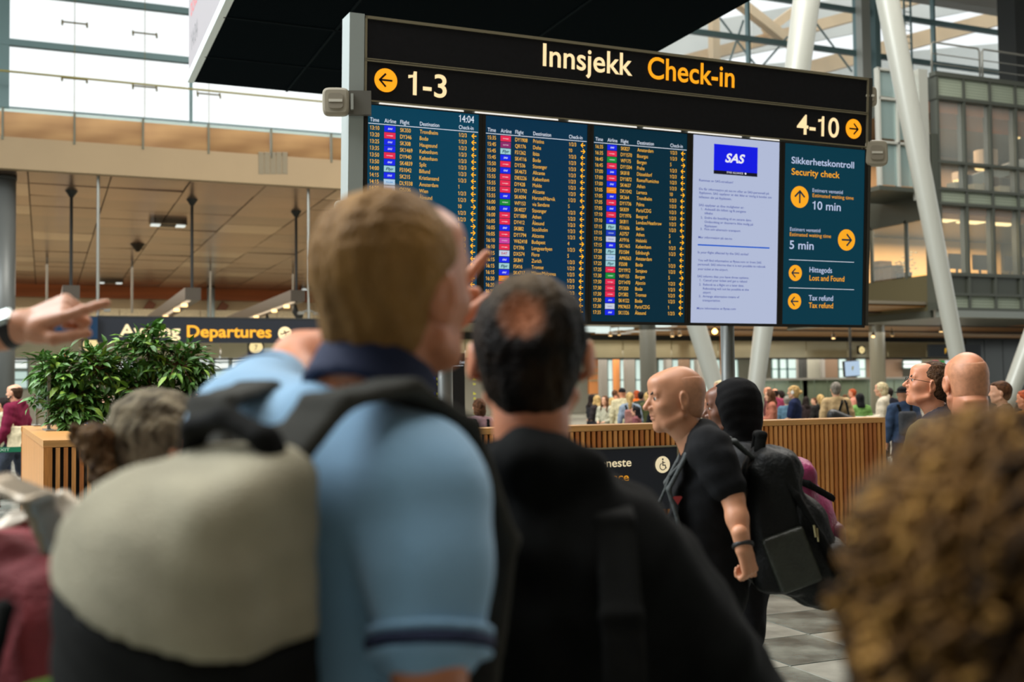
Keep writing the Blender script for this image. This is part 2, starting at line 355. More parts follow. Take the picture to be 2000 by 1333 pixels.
# ---- V-shaped slanted columns
def vcol(pa, pb, z, r0, r1, label):
    a = PZ(pa[0], pa[1], z); b2 = PZ(pb[0], pb[1], z); a = a - (b2 - a) * (a.z / (b2.z - a.z))
    t = thing('slanted_column', label, 'column', tuple(a), kind='structure')
    d = b2 - a; d = d * (22.0 / d.z) if d.z < 22 else d
    n = 14; pts = [d * (i / n) for i in range(n + 1)]; rr = [r0 + (r1 - r0) * math.sin(math.pi * min(1, (i / n) * 1.1) * .55) for i in range(n + 1)]
    MB().tube(pts, rr, 32).build('shaft', M_white_col, t, smooth=True)
    MB().tube([d * 0, d * .012], r0 * 1.35, 24).build('foot', M_steel, t, smooth=True)
    return t
vcol((1461, 872), (1583, -60), 29.0, .20, .38, 'slanted white column rising from behind the oak counter to above the black sign')
vcol((1433, 872), (1146, -60), 29.0, .20, .38, 'slanted white column leaning left below the pale strike notice screen')
vcol((1904, 872), (1722, -60), 29.0, .19, .31, 'long slanted white column in front of the office windows')
vcol((1936, 872), (2280, -60), 29.0, .20, .34, 'slanted white column leaning right at the right picture edge')

# ---- suspended black media cube
cu = thing('media_cube', 'huge suspended black media box with an advert screen on its left face', 'display', (1.74, 9.3, 5.6))
MB().box((0, 0, 0), (4.98, 5.2, 4.6)).build('housing', mat('cube_black', (.0012, .0035, .005), .9, spec=.02), cu)
MB().box((-.05, 0, .12), (0, 5.14, 4.5)).build('screen', mat('advert_white', (.05, .05, .05), .6, emit=S(204, 200, 204), es=.85), cu)
MB().box((-.06, -.02, -.01), (0.02, 5.2, .1)).build('edge_trim', mat('trim_white', S(215, 225, 225), .4), cu)
for a, c in (((1.2, 0, -.012), (1.23, 5.2, 0)), ((3.4, 0, -.012), (3.43, 5.2, 0)), ((0, 2.5, -.012), (4.98, 2.53, 0)), ((0, 4.0, -.012), (4.98, 4.02, 0))): MB().box(a, c).build('seam', mat('seam_black', (.012, .016, .018), .9, spec=0), cu)
lt = MB(); text(lt, 'ticket at oslo', (-.056, 4.90, .74), (0, -1, 0), (0, 0, 1), .26, sx=.9); lt.build('lettering', mat('advert_red', (.3, .02, .02), .5, emit=S(200, 120, 124), es=.9), cu)
lt = MB(); text(lt, '14:04', (-.056, 4.86, .30), (0, -1, 0), (0, 0, 1), .24, sx=.9); lt.build('lettering', mat('advert_grey', (.1, .1, .1), .5, emit=S(110, 112, 116), es=.8), cu)
for x in (.6, 4.3):
    for y in (.6, 4.6): MB().tube([(x, y, 4.6), (x, y, 14)], .03, 8).build('hanger', M_steel, cu)
# roof over the hall (above the frame) with the added area lights below it
o = MB().box((-40, -14, 21.5), (80, 44, 22)).build('ceiling_high', mat('high_roof', S(170, 165, 155), .8)); tag(o, 'high roof above the departure hall', 'ceiling', kind='structure')
o = MB().box((-40, -14.5, 0), (80, -14, 22)).build('wall_front', mat('rear_wall', S(120, 112, 100), .8)); tag(o, 'wall behind the crowd at the entrance side', 'wall', kind='structure')
# ================================================================== low check-in zone
def pxbox(name, x0, x1, y0, y1, v, dep, m, parent=None, **kw):
    a = onV(x0, y0, v); c = onV(x1, y0, v); d = onV((x0 + x1) / 2, y1, v); t = onV((x0 + x1) / 2, y0, v)
    return MB().box((a.x, v, d.z), (c.x, v + dep, t.z)).build(name, m, parent, **kw)
BV = 50.0
M_band = mat('pale_green_glass_fascia', S(196, 190, 158), 0.16, 0.25, var=0.08, vscale=0.35)
bt = thing('checkin_fascia', 'long pale glass fascia above the check-in desks', 'fascia', (-16, BV, 3.08))
q = MB().box((0.03, 0, 0), (2.87, .12, .9)); me = bpy.data.meshes.new('fascia_panel'); me.from_pydata(q.v, [], q.f); me.materials.append(M_band)
for i in range(31):
    a = link('fascia_panel', me, None, bt); a.location = (i * 2.9, 0, 0); a.rotation_euler = (0, 0, rnd.uniform(-.006, .006))
MB().box((0, .02, -.09), (90, .2, -.01)).build('dark_edge', M_dark, bt)
o = MB().box((-16, BV + .15, 3.95), (74, 60, 4.05)).build('checkin_roof', M_cream); tag(o, 'flat roof slab over the check-in desks', 'roof', kind='structure')
def numsign(px, py, r, n, label, v=BV - .1):
    p = onV(px, py, v); t = thing('number_sign', label, 'sign', tuple(p))
    MB().box((-r * 1.15, 0, -r * 1.15), (r * 1.15, .1, r * 1.15)).build('housing', M_black, t)
    k = MB(); flat(k, disc(r), (0, -.012, 0), (1, 0, 0), (0, 0, 1)); k.build('lit_disc', mat('lit_cream', (.3, .25, .15), .5, emit=S(250, 226, 160), es=.95), t)
    k = MB(); text(k, n, (0, -.02, -r * .42), (1, 0, 0), (0, 0, 1), r * .85, align='c', sx=.9); k.build('lettering', M_black, t)
numsign(177, 674, .30, '6', 'lit round number 6 sign under the left end of the departures sign')
numsign(500, 679, .30, '7', 'lit round number 7 sign below the departures sign')
numsign(1683, 684, .20, '12', 'lit round number 12 sign on the pale fascia above the hung monitor')

# low wooden soffit on the right, planks, spots, skylights
lc = MB().box((12, GV - 8.0, 4.32), (74, BV, 4.42)).build('ceiling_low', mat('low_ceiling', S(120, 112, 96), .6)); tag(lc, 'low timber ceiling under the offices and the gallery', 'ceiling', kind='structure')
q = MB().box((0, 0, 0), (46, .62, .06)); me = bpy.data.meshes.new('ceiling_plank'); me.from_pydata(q.v, [], q.f); me.materials.append(mat('warm_plank', S(168, 122, 72), .45, var=.2, vscale=.8, stretch=(.15, 3, 1)))
q2 = MB().box((0, 0, 0), (46, .3, .10)); me2 = bpy.data.meshes.new('dark_ceiling_slat'); me2.from_pydata(q2.v, [], q2.f); me2.materials.append(mat('dark_plank', S(58, 40, 28), .5))
for j in range(26):
    a = link('ceiling_plank', me, None, lc); a.location = (25.5, 29.6 + j * .78, 4.24)
for j in (3, 4, 5, 12, 18): a = link('ceiling_plank', me2, None, lc, label='dark ceiling slat'); a.location = (25.5, 29.6 + j * .78 - .15, 4.18)
M_sky = mat('skylight_pane', (.3, .3, .3), .4, emit=S(215, 232, 228), es=1.0)
for i, (px, v, wx) in enumerate(((1152, 47, 1.3), (1160, 44.5, 1.2), (1186, 46, .8), (1214, 45, .8), (1243, 46.5, .9), (1294, 45, 1.0), (1214, 48.5, .8), (1294, 42.5, 1.0), (1185, 48, .8))):
    p = onV(px, 650, v)
    tag(MB().box((p.x - wx / 2, v - .45, 4.24), (p.x + wx / 2, v + .45, 4.318)).build('skylight_pane', M_sky), ORD[i] + ' small bright skylight pane in the low ceiling under the black board', 'skylight', 'skylight panes in the low ceiling')
M_warm = mat('warm_lamp', (.3, .2, .1), .5, emit=(1.0, .62, .25), es=3.0)
M_spotb = mat('spot_body', S(120, 104, 84), .4, .5)
def spot(px, py, z, label, tilt=25, group='warm ceiling spotlights'):
    p = PZ(px, py, z); t = thing('ceiling_spotlight', label, 'spotlight', tuple(p), math.radians(40), group); k = z / 2150
    s = MB(); s.tube([(0, 0, 7 * k), (0, 0, 16 * k)], .7 * k, 6); s.build('stem', M_dark, t)
    d = Vector((math.sin(math.radians(tilt)), 0, -math.cos(math.radians(tilt))))
    MB().tube([Vector((0, 0, 7 * k)) - d * 2 * k, Vector((0, 0, 7 * k)) + d * 6 * k], [3 * k, 3.6 * k], 12).build('lamp_head', M_spotb, t)
    MB().tube([Vector((0, 0, 7 * k)) + d * 6.1 * k, Vector((0, 0, 7 * k)) + d * 7 * k], 3.1 * k, 12).build('bulb', M_warm, t)
for i, (px, py, tl) in enumerate(((1192, 657, 5), (1208, 655, 30), (1313, 658, 5), (1327, 656, 20), (1628, 662, -10), (1742, 657, 45), (1838, 649, 0), (1706, 660, -40))):
    spot(px, py, 40, ORD[i if px != 1706 else 7] + ' small warm ceiling spotlight from the left under the low ceiling', tl)
p = PZ(1396, 648, 30); t = thing('bare_bulb_lamp', 'single glowing orange bulb under the black board beside a slanted column', 'lamp', tuple(p))
MB().tube([(0, 0, -.07), (0, 0, -.05), (0, 0, 0), (0, 0, .05), (0, 0, .08)], [.02, .055, .08, .05, .02], 14).build('bulb', mat('orange_bulb', (.3, .2, .1), .5, emit=(1.0, .5, .12), es=9), t, smooth=True); MB().tube([(0, 0, .08), (0, 0, 1.2)], .012, 6).build('cord', M_dark, t)

o = MB().box((12, BV + .1, 3.95), (74, BV + .4, 4.42)).build('trim_3', M_dark); tag(o, 'added dark strip closing the sky gap above the pale fascia', 'trim', kind='structure')  # added to block bright sky leaking in over the fascia
o = MB().box((-30, 61.4, 0), (80, 61.8, 3.95)).build('wall_low', mat('low_wall', S(150, 150, 138), .7, var=.1, vscale=.4)); tag(o, 'grey wall behind the check-in desks', 'wall', kind='structure')
# columns and daylit panes behind the crowd
M_day = mat('daylit_pane', (.3, .35, .35), .3, emit=S(176, 206, 200), es=.8, )
M_day2 = mat('bright_daylit_pane', (.4, .4, .4), .3, emit=S(226, 236, 232), es=.95)
M_greeng = mat('green_back_glass', S(122, 136, 116), .15, .3, var=.12, vscale=.5)
M_orange = mat('orange_column', S(196, 128, 70), .45)  # plain orange base colour
M_brownp = mat('brown_panel', S(104, 82, 62), .5)
M_greyp = mat('grey_pillar', S(122, 120, 114), .5)
_pc = {}
def pane(x0, x1, y0, y1, v, m, label, group='daylit panes behind the crowd'):
    _pc[label] = _pc.get(label, -1) + 1
    if group: label = ORD[_pc[label]] + ' ' + label
    a = onV(x0, y0, v); c = onV(x1, y0, v); d = onV((x0 + x1) / 2, y1, v); t0 = onV((x0 + x1) / 2, y0, v)
    t = thing('daylit_window', label, 'window', (a.x, v, d.z), 0, group); W = c.x - a.x; H = t0.z - d.z
    MB().box((.04, 0, .04), (W - .04, .05, H - .04)).build('pane', m, t)
    fr = MB(); fr.box((0, -.03, 0), (.05, .08, H)).box((W - .05, -.03, 0), (W, .08, H)).box((0, -.03, H - .06), (W, .08, H)).box((0, -.03, 0), (W, .08, .06)).box((0, -.03, H * .45), (W, .06, H * .45 + .08)); fr.build('frame', M_teal, t)
for a in ((1186, 1197), (1210, 1224), (1240, 1252), (1285, 1301), (1312, 1331), (1347, 1362), (1375, 1406), (1426, 1441)):
    pane(a[0], a[1], 702, 778, 58, M_day, 'narrow daylit window strip between pillars behind the crowd')
for a in ((1507, 1519), (1522, 1536), (1538, 1562), (1637, 1652), (1672, 1690)): pane(a[0], a[1], 700, 741, 57, M_day, 'small daylit service window above the green glass desks', 'daylit windows over the check-in desks')
for a in ((22, 55), (228, 262), (385, 410), (418, 448), (452, 486), (500, 540)): pane(a[0], a[1], 694, 722, 61, M_day2, 'bright white window behind the plants on the left', 'bright windows behind the plants')
for a in ((22, 55), (385, 410), (418, 486)): pane(a[0], a[1], 724, 760, 61, M_day, 'pale lower window behind the plants on the left', 'pale lower windows behind the plants')
pane(1763, 1800, 704, 720, 57, M_day2, 'wide bright pane left of the man with glasses', None)
def pillar(x0, x1, y0, y1, v, m, label, rnd_=False):
    a = onV(x0, y0, v); c = onV(x1, y0, v); t0 = onV((x0 + x1) / 2, y0, v); r = (c.x - a.x) / 2
    if rnd_: o = MB().tube([((a.x + c.x) / 2, v, 0), ((a.x + c.x) / 2, v, t0.z)], r, 20).build('pillar', m, smooth=False)
    else: o = MB().box((a.x, v, 0), (c.x, v + .4, t0.z)).build('pillar', m)
    tag(o, label, 'pillar')
pillar(1174, 1186, 700, 800, 54, M_greyp, 'grey pillar next to the orange wall panel behind the crowd')
pillar(1197, 1209, 700, 800, 55, M_orange, 'warm orange round pillar above the woman in the plaid shirt', True)
pillar(1224, 1240, 700, 800, 54, M_greyp, 'wide grey pillar left of the big round column')
pillar(1302, 1312, 700, 800, 56, M_greyp, 'thin grey pillar above the bald man\'s forehead')
pillar(1331, 1347, 700, 800, 54, M_brownp, 'brown pillar above the bald man\'s scalp')
pillar(1362, 1375, 700, 800, 56, M_greyp, 'grey pillar just left of the slanted column foot')
pillar(1407, 1426, 642, 800, 48, M_orange, 'orange round pillar reaching the ceiling behind the slanted columns', True)
pillar(1562, 1567, 700, 745, 55, M_greyp, 'slim grey post beside the roller shutter')
pillar(1567, 1576, 700, 780, 54, M_dark, 'black post with two small round icons left of the shutter')
o = pxbox('orange_wall_panel', 1150, 1172, 700, 770, 59, .2, M_orange); tag(o, 'orange timber wall panel behind the black-haired man\'s right ear', 'panel')
for i, y in enumerate((716, 728, 742)): tag(pxbox('panel_strip', 1150, 1172, y, y + 3, 58.9, .1, M_cream, None), ORD[i] + ' thin pale strip down the orange wall panel', 'strip', 'strips on the orange panel')
sh = thing('roller_shutter', 'grey louvred roller shutter above the check-in desks', 'shutter', (0, 56, 0))
a = onV(1576, 700, 56); c = onV(1605, 739, 56)
for k in range(9):
    h = a.z - (a.z - c.z) * (k + 1) / 9; MB().box((a.x, 0, h + .01), (c.x, .08, h + (a.z - c.z) / 9 - .015)).build('slat', mat('shutter_grey', S(148, 148, 136), .5), sh)
o = pxbox('wall_panel', 1605, 1611, 700, 741, 55.5, .2, M_greyp); tag(o, 'narrow pale strip right of the roller shutter', 'panel')
o = pxbox('wall_panel', 1611, 1636, 700, 741, 55.8, .2, M_brownp); tag(o, 'dark brown wall panel left of the hung monitor', 'panel')
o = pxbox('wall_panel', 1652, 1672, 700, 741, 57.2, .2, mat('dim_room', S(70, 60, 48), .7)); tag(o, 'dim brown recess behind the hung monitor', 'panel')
o = pxbox('wall_panel', 1690, 1762, 700, 741, 57.4, .2, M_brownp); tag(o, 'brown wall panel behind the right steel column', 'panel')
o = pxbox('wall_panel', 1800, 1860, 700, 800, 57.4, .2, mat('olive_panel', S(98, 92, 66), .4)); tag(o, 'olive brown wall panel behind the man with glasses', 'panel')
gd = thing('desk_back_glass', 'row of green glass desk screens behind the queue', 'screen', (0, 54, 0))
xs_ = list(range(1486, 1800, 26))
for k in range(len(xs_) - 1):
    a = onV(xs_[k] + 1, 742, 54); c = onV(xs_[k + 1] - 1, 742, 54); MB().box((a.x, 0, 0), (c.x, .08, a.z)).build('glass_panel', M_greeng, gd)
o = pxbox('desk_header_rail', 1486, 1800, 738, 742, 53.8, .2, M_steel); tag(o, 'thin steel rail along the top of the green glass screens', 'rail')
# dark hall wall at the far right
dw = thing('dark_glass_wall', 'dark glossy glass wall at the right behind the bald head', 'wall', (0, 46, 0))
M_dg = mat('dark_gloss_glass', S(52, 56, 50), .12, .3, var=.2, vscale=.3)
xs_ = [1886, 1922, 1958, 1994, 2030, 2066]
for k in range(5):
    a = onV(xs_[k] + .6, 664, 46); c = onV(xs_[k + 1] - .6, 664, 46); MB().box((a.x, 0, 0), (c.x, .1, a.z)).build('glass_panel', M_dg, dw)
ds = thing('distant_sign', 'dark blue sign with an amber letter and small coloured airline chips', 'sign', tuple(onV(1815, 698, 45)))
a = onV(1815, 698, 45); c = onV(1916, 698, 45); t0 = onV(1865, 677, 45); W = c.x - a.x; H = t0.z - a.z + .1
MB().box((0, 0, 0), (W, .15, H)).build('sign_board', mat('navy_sign', S(40, 52, 62), .4), ds)
k = MB(); text(k, 'F', (W * .3, -.01, H * .3), (1, 0, 0), (0, 0, 1), H * .4, bold=.02); k.build('lettering', mat('amber_text', (.3, .2, .02), .5, emit=S(236, 176, 40), es=.9), ds)
for i, (cc, x) in enumerate((((214, 40, 90), .08), ((20, 140, 60), .2), ((230, 230, 235), .31))):
    k = MB().box((W * x, .02, -.42), (W * (x + .1), .1, -.18)); k.build('airline_chip', mat('chip_e%d' % i, (.1, .1, .1), .5, emit=S(*cc), es=.8), ds)
    MB().box((W * x, .02, -.72), (W * (x + .1), .1, -.45)).build('airline_chip', mat('chip_w', (.1, .1, .1), .5, emit=S(210, 214, 224), es=.8), ds)
# hung monitor
mo = thing('hung_monitor', 'tilted blue-white monitor hanging from the timber ceiling', 'monitor', tuple(onV(1665, 720, 34)))
k = 34 / .80 / 2150 * 1.0
E_ = Matrix.Rotation(math.radians(-3), 3, 'Y'); ex = E_ @ Vector((1, 0, 0)); ez = E_ @ Vector((0, 0, 1))
MB().obox(-ex * 19 * k - ez * 16 * k, ex * 37 * k, (0, .12, 0), ez * 31 * k).build('frame', M_black, mo)
MB().obox(-ex * 18 * k - ez * 14.5 * k + Vector((0, -.02, 0)), ex * 35 * k, (0, .02, 0), ez * 28.5 * k).build('screen', mat('blue_white_screen', (.1, .1, .1), .4, emit=S(180, 205, 230), es=.9), mo)
kk = MB(); flat(kk, [(0, 0), (3 * k, 8 * k), (4 * k, 9 * k), (-1 * k, 9 * k), (-2 * k, 3 * k)], (-ex * 1 * k - ez * 5 * k + Vector((0, -.03, 0))), ex, ez); kk.build('picture', mat('drink_picture', (.1, .1, .05), .5, emit=S(150, 140, 40), es=.7), mo)
MB().tube([(0, .1, 14 * k), (0, .1, 2.2)], .05, 8).build('hanger', M_dark, mo)
# little green lit sign
tag(MB().box(tuple(onV(1772, 776, 30) + Vector((0, 0, 0))), tuple(onV(1779, 770, 30) + Vector((0, .1, 0)))).build('exit_light', mat('green_lit', (0, .2, .02), .5, emit=S(30, 230, 70), es=1.2)), 'small glowing green light beside the man in the plaid shirt', 'light')
tag(MB().tube([tuple(onV(118, 697, 48)), tuple(onV(137, 697, 48))], .12, 8).build('red_neon_light', mat('red_orange_lit', (.2, .02, 0), .5, emit=S(250, 80, 20), es=1.3)), 'red-orange neon light above the left plant', 'light')

# ---- black flight board on the floor behind the counter
fb = thing('flight_display', 'tall black flight display with yellow rows behind the oak counter', 'display', tuple(onV(810, 835, 13.0)))
base = onV(806, 835, 13.0); fb.location = (base.x, 13.0, 0); W = onV(908, 760, 13).x - base.x; H = onV(850, 690, 13).z
MB().box((0, 0, 0), (W, .25, H)).build('housing', M_black, fb); MB().box((.02, -.03, 0), (.09, 0, H)).build('silver_edge', M_white_col, fb)
Y1 = MB(); B1 = MB(); hdr = MB(); z = H - .34
text(hdr, 'Flight', (.18, -.01, H - .13), (1, 0, 0), (0, 0, 1), .035); text(hdr, 'Dest', (.62, -.01, H - .13), (1, 0, 0), (0, 0, 1), .035); hdr.box((.12, -.012, H - .16), (W - .02, -.004, H - .155))
rows = [('', 'SK820 A24', 'Mo'), ('', 'SK820 C26', 'Lo'), None, ('15:45', 'SK4116', 'Bo'), ('15:50', 'SK4673', 'Al'), ('15:55', 'SK4094', 'Ha'), None, ('16:00', 'SK4027', 'St'), ('16:05', 'SK882', 'St'), ('16:15', 'SK841', 'Zu'), ('16:15', 'SK4717', 'Mi'), None, ('16:25', 'SK4733', 'So'), ('16:25', 'SK4793', 'Ro'), ('16:35', 'SK827', 'Am'), ('17:00', 'SK818', 'Du'), ('17:00', 'SK4637', 'At')]
for r in rows:
    if r:
        text(Y1, r[0] or '16:40', (.11, -.01, z), (1, 0, 0), (0, 0, 1), .032, bold=.02); text(Y1, r[1], (.30, -.01, z), (1, 0, 0), (0, 0, 1), .032, bold=.02); text(Y1, r[2], (.80, -.01, z), (1, 0, 0), (0, 0, 1), .032, bold=.02)
        B1.box((.235, -.012, z - .005), (.285, -.004, z + .04))
    z -= .062
Y1.build('lettering', mat('yellow_text', (.2, .2, .02), .5, emit=S(206, 200, 30), es=.9), fb); B1.build('airline_chips', mat('blue_chip', (.01, .02, .3), .5, emit=S(20, 50, 230), es=.9), fb); hdr.build('heading', mat('white_text', (.3, .3, .3), .5, emit=S(220, 225, 232), es=.8), fb)

# ---- departures sign
SV = 37.9
dp = thing('departures_sign', 'black hanging sign reading Avgang Departures with a plane symbol', 'sign', (0, SV, 0))
a = onV(190, 645, SV); c = onV(690, 650, SV)
MB().box((a.x, 0, 3.24), (c.x, .3, 4.05)).build('sign_board', mat('sign_black_blue', S(30, 36, 46), .4), dp)
MB().box((a.x, -.02, 4.05), (c.x, .32, 4.10)).build('top_rail', M_dark, dp)
M_cr = mat('lit_cream_text', (.3, .25, .15), .5, emit=S(255, 232, 176), es=1.0); M_am = mat('lit_amber_text', (.3, .15, .02), .5, emit=S(255, 176, 20), es=1.0)
def lpx(mb, txt, x0, x1, yb, cap, v, **k):
    p = onV(x0, yb, v); q = onV(x1, yb, v); text(mb, txt, (p.x, -.02, p.z), (1, 0, 0), (0, 0, 1), cap, width=q.x - p.x, **k)
k = MB(); lpx(k, 'Avgang', 233, 352, 657, .40, SV, bold=.022, res=5); k.build('lettering', M_cr, dp)
k = MB(); lpx(k, 'Departures', 365, 530, 658.5, .40, SV, bold=.022, res=5); k.build('lettering', M_am, dp)
p = onV(556.5, 652, SV); k = MB(); flat(k, disc(.235, 32), (p.x, -.012, p.z), (1, 0, 0), (0, 0, 1)); k.build('symbol_disc', M_cr, dp)
k = MB()
for poly in ([(-.16, -.05), (-.1, -.045), (.13, .03), (.17, .07), (.15, .085), (.1, .075), (-.14, -.02)], [(-.02, 0), (.06, .03), (-.02, .11), (-.05, .11)], [(0, 0), (.05, .02), (.06, -.09), (.035, -.09)], [(-.14, -.04), (-.11, -.03), (-.15, .03), (-.17, .03)]):
    flat(k, poly, (p.x, -.02, p.z), (1, 0, 0), (0, 0, 1))
k.build('plane_symbol', M_black, dp)
k = MB()
for px in (191, 603):
    q = onV(px, 600, SV + .15); k = MB().tube([(q.x, .15, 4.05), (q.x, .15, 8.66)], .05, 8); k.build('hanging_rod', M_steel, dp)
    q2 = MB()
    for sx in (-.28, .28): q2.tube([(q.x, .15, 4.4), (q.x + sx, .15, 4.3)], .035, 6); q2.box((q.x + sx - .1, .05, 4.24), (q.x + sx + .1, .25, 4.34))
    q2.build('clamp', M_steel, dp)
b2 = thing('wait_time_display', 'dark blue wait time display left of the departures sign', 'display', (0, SV - .4, 0))
a = onV(94, 645, SV - .4); c = onV(192, 650, SV - .4)
MB().box((a.x, 0, 3.30), (c.x, .3, 4.05)).build('housing', M_black, b2); MB().box((a.x + .03, -.02, 3.33), (c.x - .02, 0, 4.02)).build('screen', mat('navy_screen', (.01, .02, .04), .2, emit=S(16, 44, 66), es=1), b2)
k = MB(); lpx(k, '5 min', 128, 147, 663, .12, SV - .4, bold=.02); 
o = k.build('lettering', mat('white_text', (.3, .3, .3)), b2); o.location = (0, -.02, 0)

# ---- lighting tracks (box beams along the hall depth) with spots
def track(px, py, z, L, label):
    p = PZ(px, py, z); t = thing('light_track', label, 'light track', tuple(p))
    MB().box((-.28, 0, -.22), (.28, L, .22)).build('track_body', mat('track_grey', S(92, 84, 74), .4, .4), t)
    MB().box((-.2, .3, -.25), (-.05, L, -.22)).build('light_strip', mat('track_glow', (.3, .3, .3), .5, emit=S(230, 205, 170), es=.9), t)
    for k, y in enumerate((1.6, 4.2, 8.5)):
        MB().tube([(-.12, y, -.26), (-.12, y, -.36)], .12, 10).build('bulb', M_warm, t)
    for y in (.3,): MB().tube([(0, y, .2), (0, y, 8.66 - p.z)], .055, 8).build('hanging_rod', M_dark, t)
    MB().tube([(0, .3, 8.64 - p.z - .2), (0, .3, 8.66 - p.z)], [.07, .22], 10).build('ceiling_rose', M_dark, t)
    return t
track(377, 574, 40, 26, 'grey light track beam hanging left of the pale blue column')
t = track(582, 578, 43, 26, 'grey light track beam with black spotlights left of the blond head')
for y in (1.0, 7.0, 14.0): MB().tube([(.1, y, -.25), (.1, y, -.55), (.25, y - .2, -.8)], [.04, .13, .16], 10).build('spot_head', M_dark, t)
track(139, 570, 38, 26, 'grey light track beam above the pointing hand')
def rod(px, y0, y1, z, r, label):
    p = onH(px, y0, 8.68); q = onV(px, y1, p.y); tag(MB().tube([(p.x, p.y, p.z), (p.x, p.y, q.z)], r, 6).build('hanging_rod', M_steel), label, 'rod')
rod(92, 502, 590, 55, .06, 'thin steel rod hanging just right of the left grey column'); rod(258, 508, 612, 56, .06, 'thin steel rod hanging under the small ceiling rose'); rod(411, 516, 622, 50, .05, 'thin steel rod hanging in front of the pale blue column'); rod(572, 522, 610, 58, .05, 'thin steel rod hanging beside the blond head'); rod(217, 565, 620, 60, .05, 'short steel rod over the finger tip')
cr_ = tag(MB().tube([(0, 0, 0), (0, 0, .38)], [.07, .36], 12).build('ceiling_rose', M_dark), 'small dark ceiling rose above a thin rod', 'ceiling rose'); cr_.location = onH(269, 492, 8.3)
for (px, py, wx) in ((328, 436, 1.5), (215, 550, 1.6), (615, 563, 2.0)):
    p = onH(px, py, 8.56); t = thing('recessed_luminaire', {328: 'oval chrome recessed ceiling light right of the thin rods', 215: 'distant recessed ceiling light above the finger', 615: 'distant recessed ceiling light beside the blond head'}[px], 'ceiling light', tuple(p))
    s = [(math.copysign(abs(math.cos(a)) ** .5, math.cos(a)) * wx / 2, math.copysign(abs(math.sin(a)) ** .5, math.sin(a)) * .55) for a in [2 * math.pi * i / 28 for i in range(28)]]
    k = MB(); k.prism(s, (1, 0, 0), (0, 1, 0), (0, 0, -.1), (0, 0, .2)); k.build('bezel', mat('chrome', S(120, 112, 100), .15, .9), t)
    for sx in (-1, 1): MB().box((sx * wx * .33 - .18, -.25, -.13), (sx * wx * .33 + .18, .25, -.1)).build('lamp', M_day2, t)
    MB().box((-wx * .2, -.3, -.12), (wx * .2, .3, -.1)).build('louvre', M_dark, t)

# ================================================================== office block on the right
OU, OV = 28.35, 29.0
of = thing('wall_right', 'glazed two storey office block above the timber ceiling', 'building', (OU, OV, 0), kind='structure')
pitch = 1.22; NB = 9
lev = [(3.85, 4.15), (4.15, 4.65), (4.65, 5.35), (5.35, 7.78), (7.80, 8.25), (8.32, 9.25), (9.25, 11.45), (11.5, 12.3)]
M_perf = bpy.data.materials.new('perforated_panel'); M_perf.use_nodes = True
nt = M_perf.node_tree; b = nt.nodes['Principled BSDF']; b.inputs['Roughness'].default_value = .5
tc = nt.nodes.new('ShaderNodeTexCoord'); vn = nt.nodes.new('ShaderNodeTexVoronoi'); vn.inputs['Scale'].default_value = 10; vn.inputs['Randomness'].default_value = 0
rp = nt.nodes.new('ShaderNodeValToRGB'); rp.color_ramp.elements[0].position = .22; rp.color_ramp.elements[1].position = .3
rp.color_ramp.elements[0].color = S(96, 106, 94) + (1,); rp.color_ramp.elements[1].color = S(150, 160, 142) + (1,)
nt.links.new(tc.outputs['Object'], vn.inputs['Vector']); nt.links.new(vn.outputs['Distance'], rp.inputs[0]); nt.links.new(rp.outputs[0], b.inputs['Base Color'])
M_oglass = mat('office_glass', (.75, .8, .75), .03, alpha=.14, spec=.6)
M_grp = mat('grey_spandrel', S(72, 76, 68), .35, .2)
def shared(name, mb, m):
    me = bpy.data.meshes.new(name); me.from_pydata(mb.v, [], mb.f); me.materials.append(m); return me
mp_low = shared('perforated_panel', MB().box((.05, 0, 4.18), (pitch - .05, .1, 4.62)), M_perf)
mp_sp = shared('spandrel_panel', MB().box((.05, 0, 4.70), (pitch - .05, .1, 5.32)), M_grp)
mp_w1 = shared('window_pane', MB().box((.05, .04, 5.38), (pitch - .05, .06, 7.76)), M_oglass)
mp_mid = shared('perforated_panel', MB().box((.05, 0, 7.84), (pitch - .05, .1, 8.28)), M_perf)
mp_w2a = shared('window_pane', MB().box((.05, .04, 8.36), (pitch - .05, .06, 9.22)), M_oglass)
mp_w2b = shared('window_pane', MB().box((.05, .04, 9.28), (pitch - .05, .06, 11.45)), M_oglass)
mp_top = shared('perforated_panel', MB().box((.05, 0, 11.55), (pitch - .05, .1, 12.28)), M_perf)
mull = shared('mullion', MB().box((-.05, -.08, 4.1), (.05, .25, 12.36)), M_mull)
for i in range(NB):
    for me in (mp_low, mp_sp, mp_w1, mp_mid, mp_w2a, mp_w2b, mp_top):
        a = link(me.name.split('.')[0], me, None, of); a.location = (.1 + i * pitch, 0, 0)
for i in range(NB + 1): a = link('mullion', mull, None, of); a.location = (.1 + i * pitch, 0, 0)
LW = NB * pitch + .1
for h, t in ((4.14, .05), (4.66, .05), (5.35, .06), (7.80, .05), (8.31, .05), (9.25, .05), (11.5, .06), (12.33, .08)): MB().box((0, -.1, h - t), (LW, .2, h + t)).build('transom', M_mull, of)
MB().box((-.1, -.25, 3.85), (LW, .1, 4.08)).build('soffit_edge', mat('edge_grey', S(140, 146, 140), .4, .3), of)
for h0, h1 in ((4.1, 5.3), (7.78, 8.3), (11.5, 12.3)): MB().box((0.1, .15, h0), (LW, 8, h1)).build('floor_slab', M_grp, of)
MB().box((LW, 0, 4.1), (LW + .3, 8, 12.3)).build('end_wall', M_grp, of)
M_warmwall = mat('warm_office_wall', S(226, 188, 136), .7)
MB().box((0.1, 7.6, 5.3), (LW, 7.9, 7.8)).build('inner_wall', M_warmwall, of); MB().box((0.1, 7.6, 8.3), (LW, 7.9, 11.5)).build('inner_wall', mat('dim_office_wall', S(170, 142, 112), .7), of)
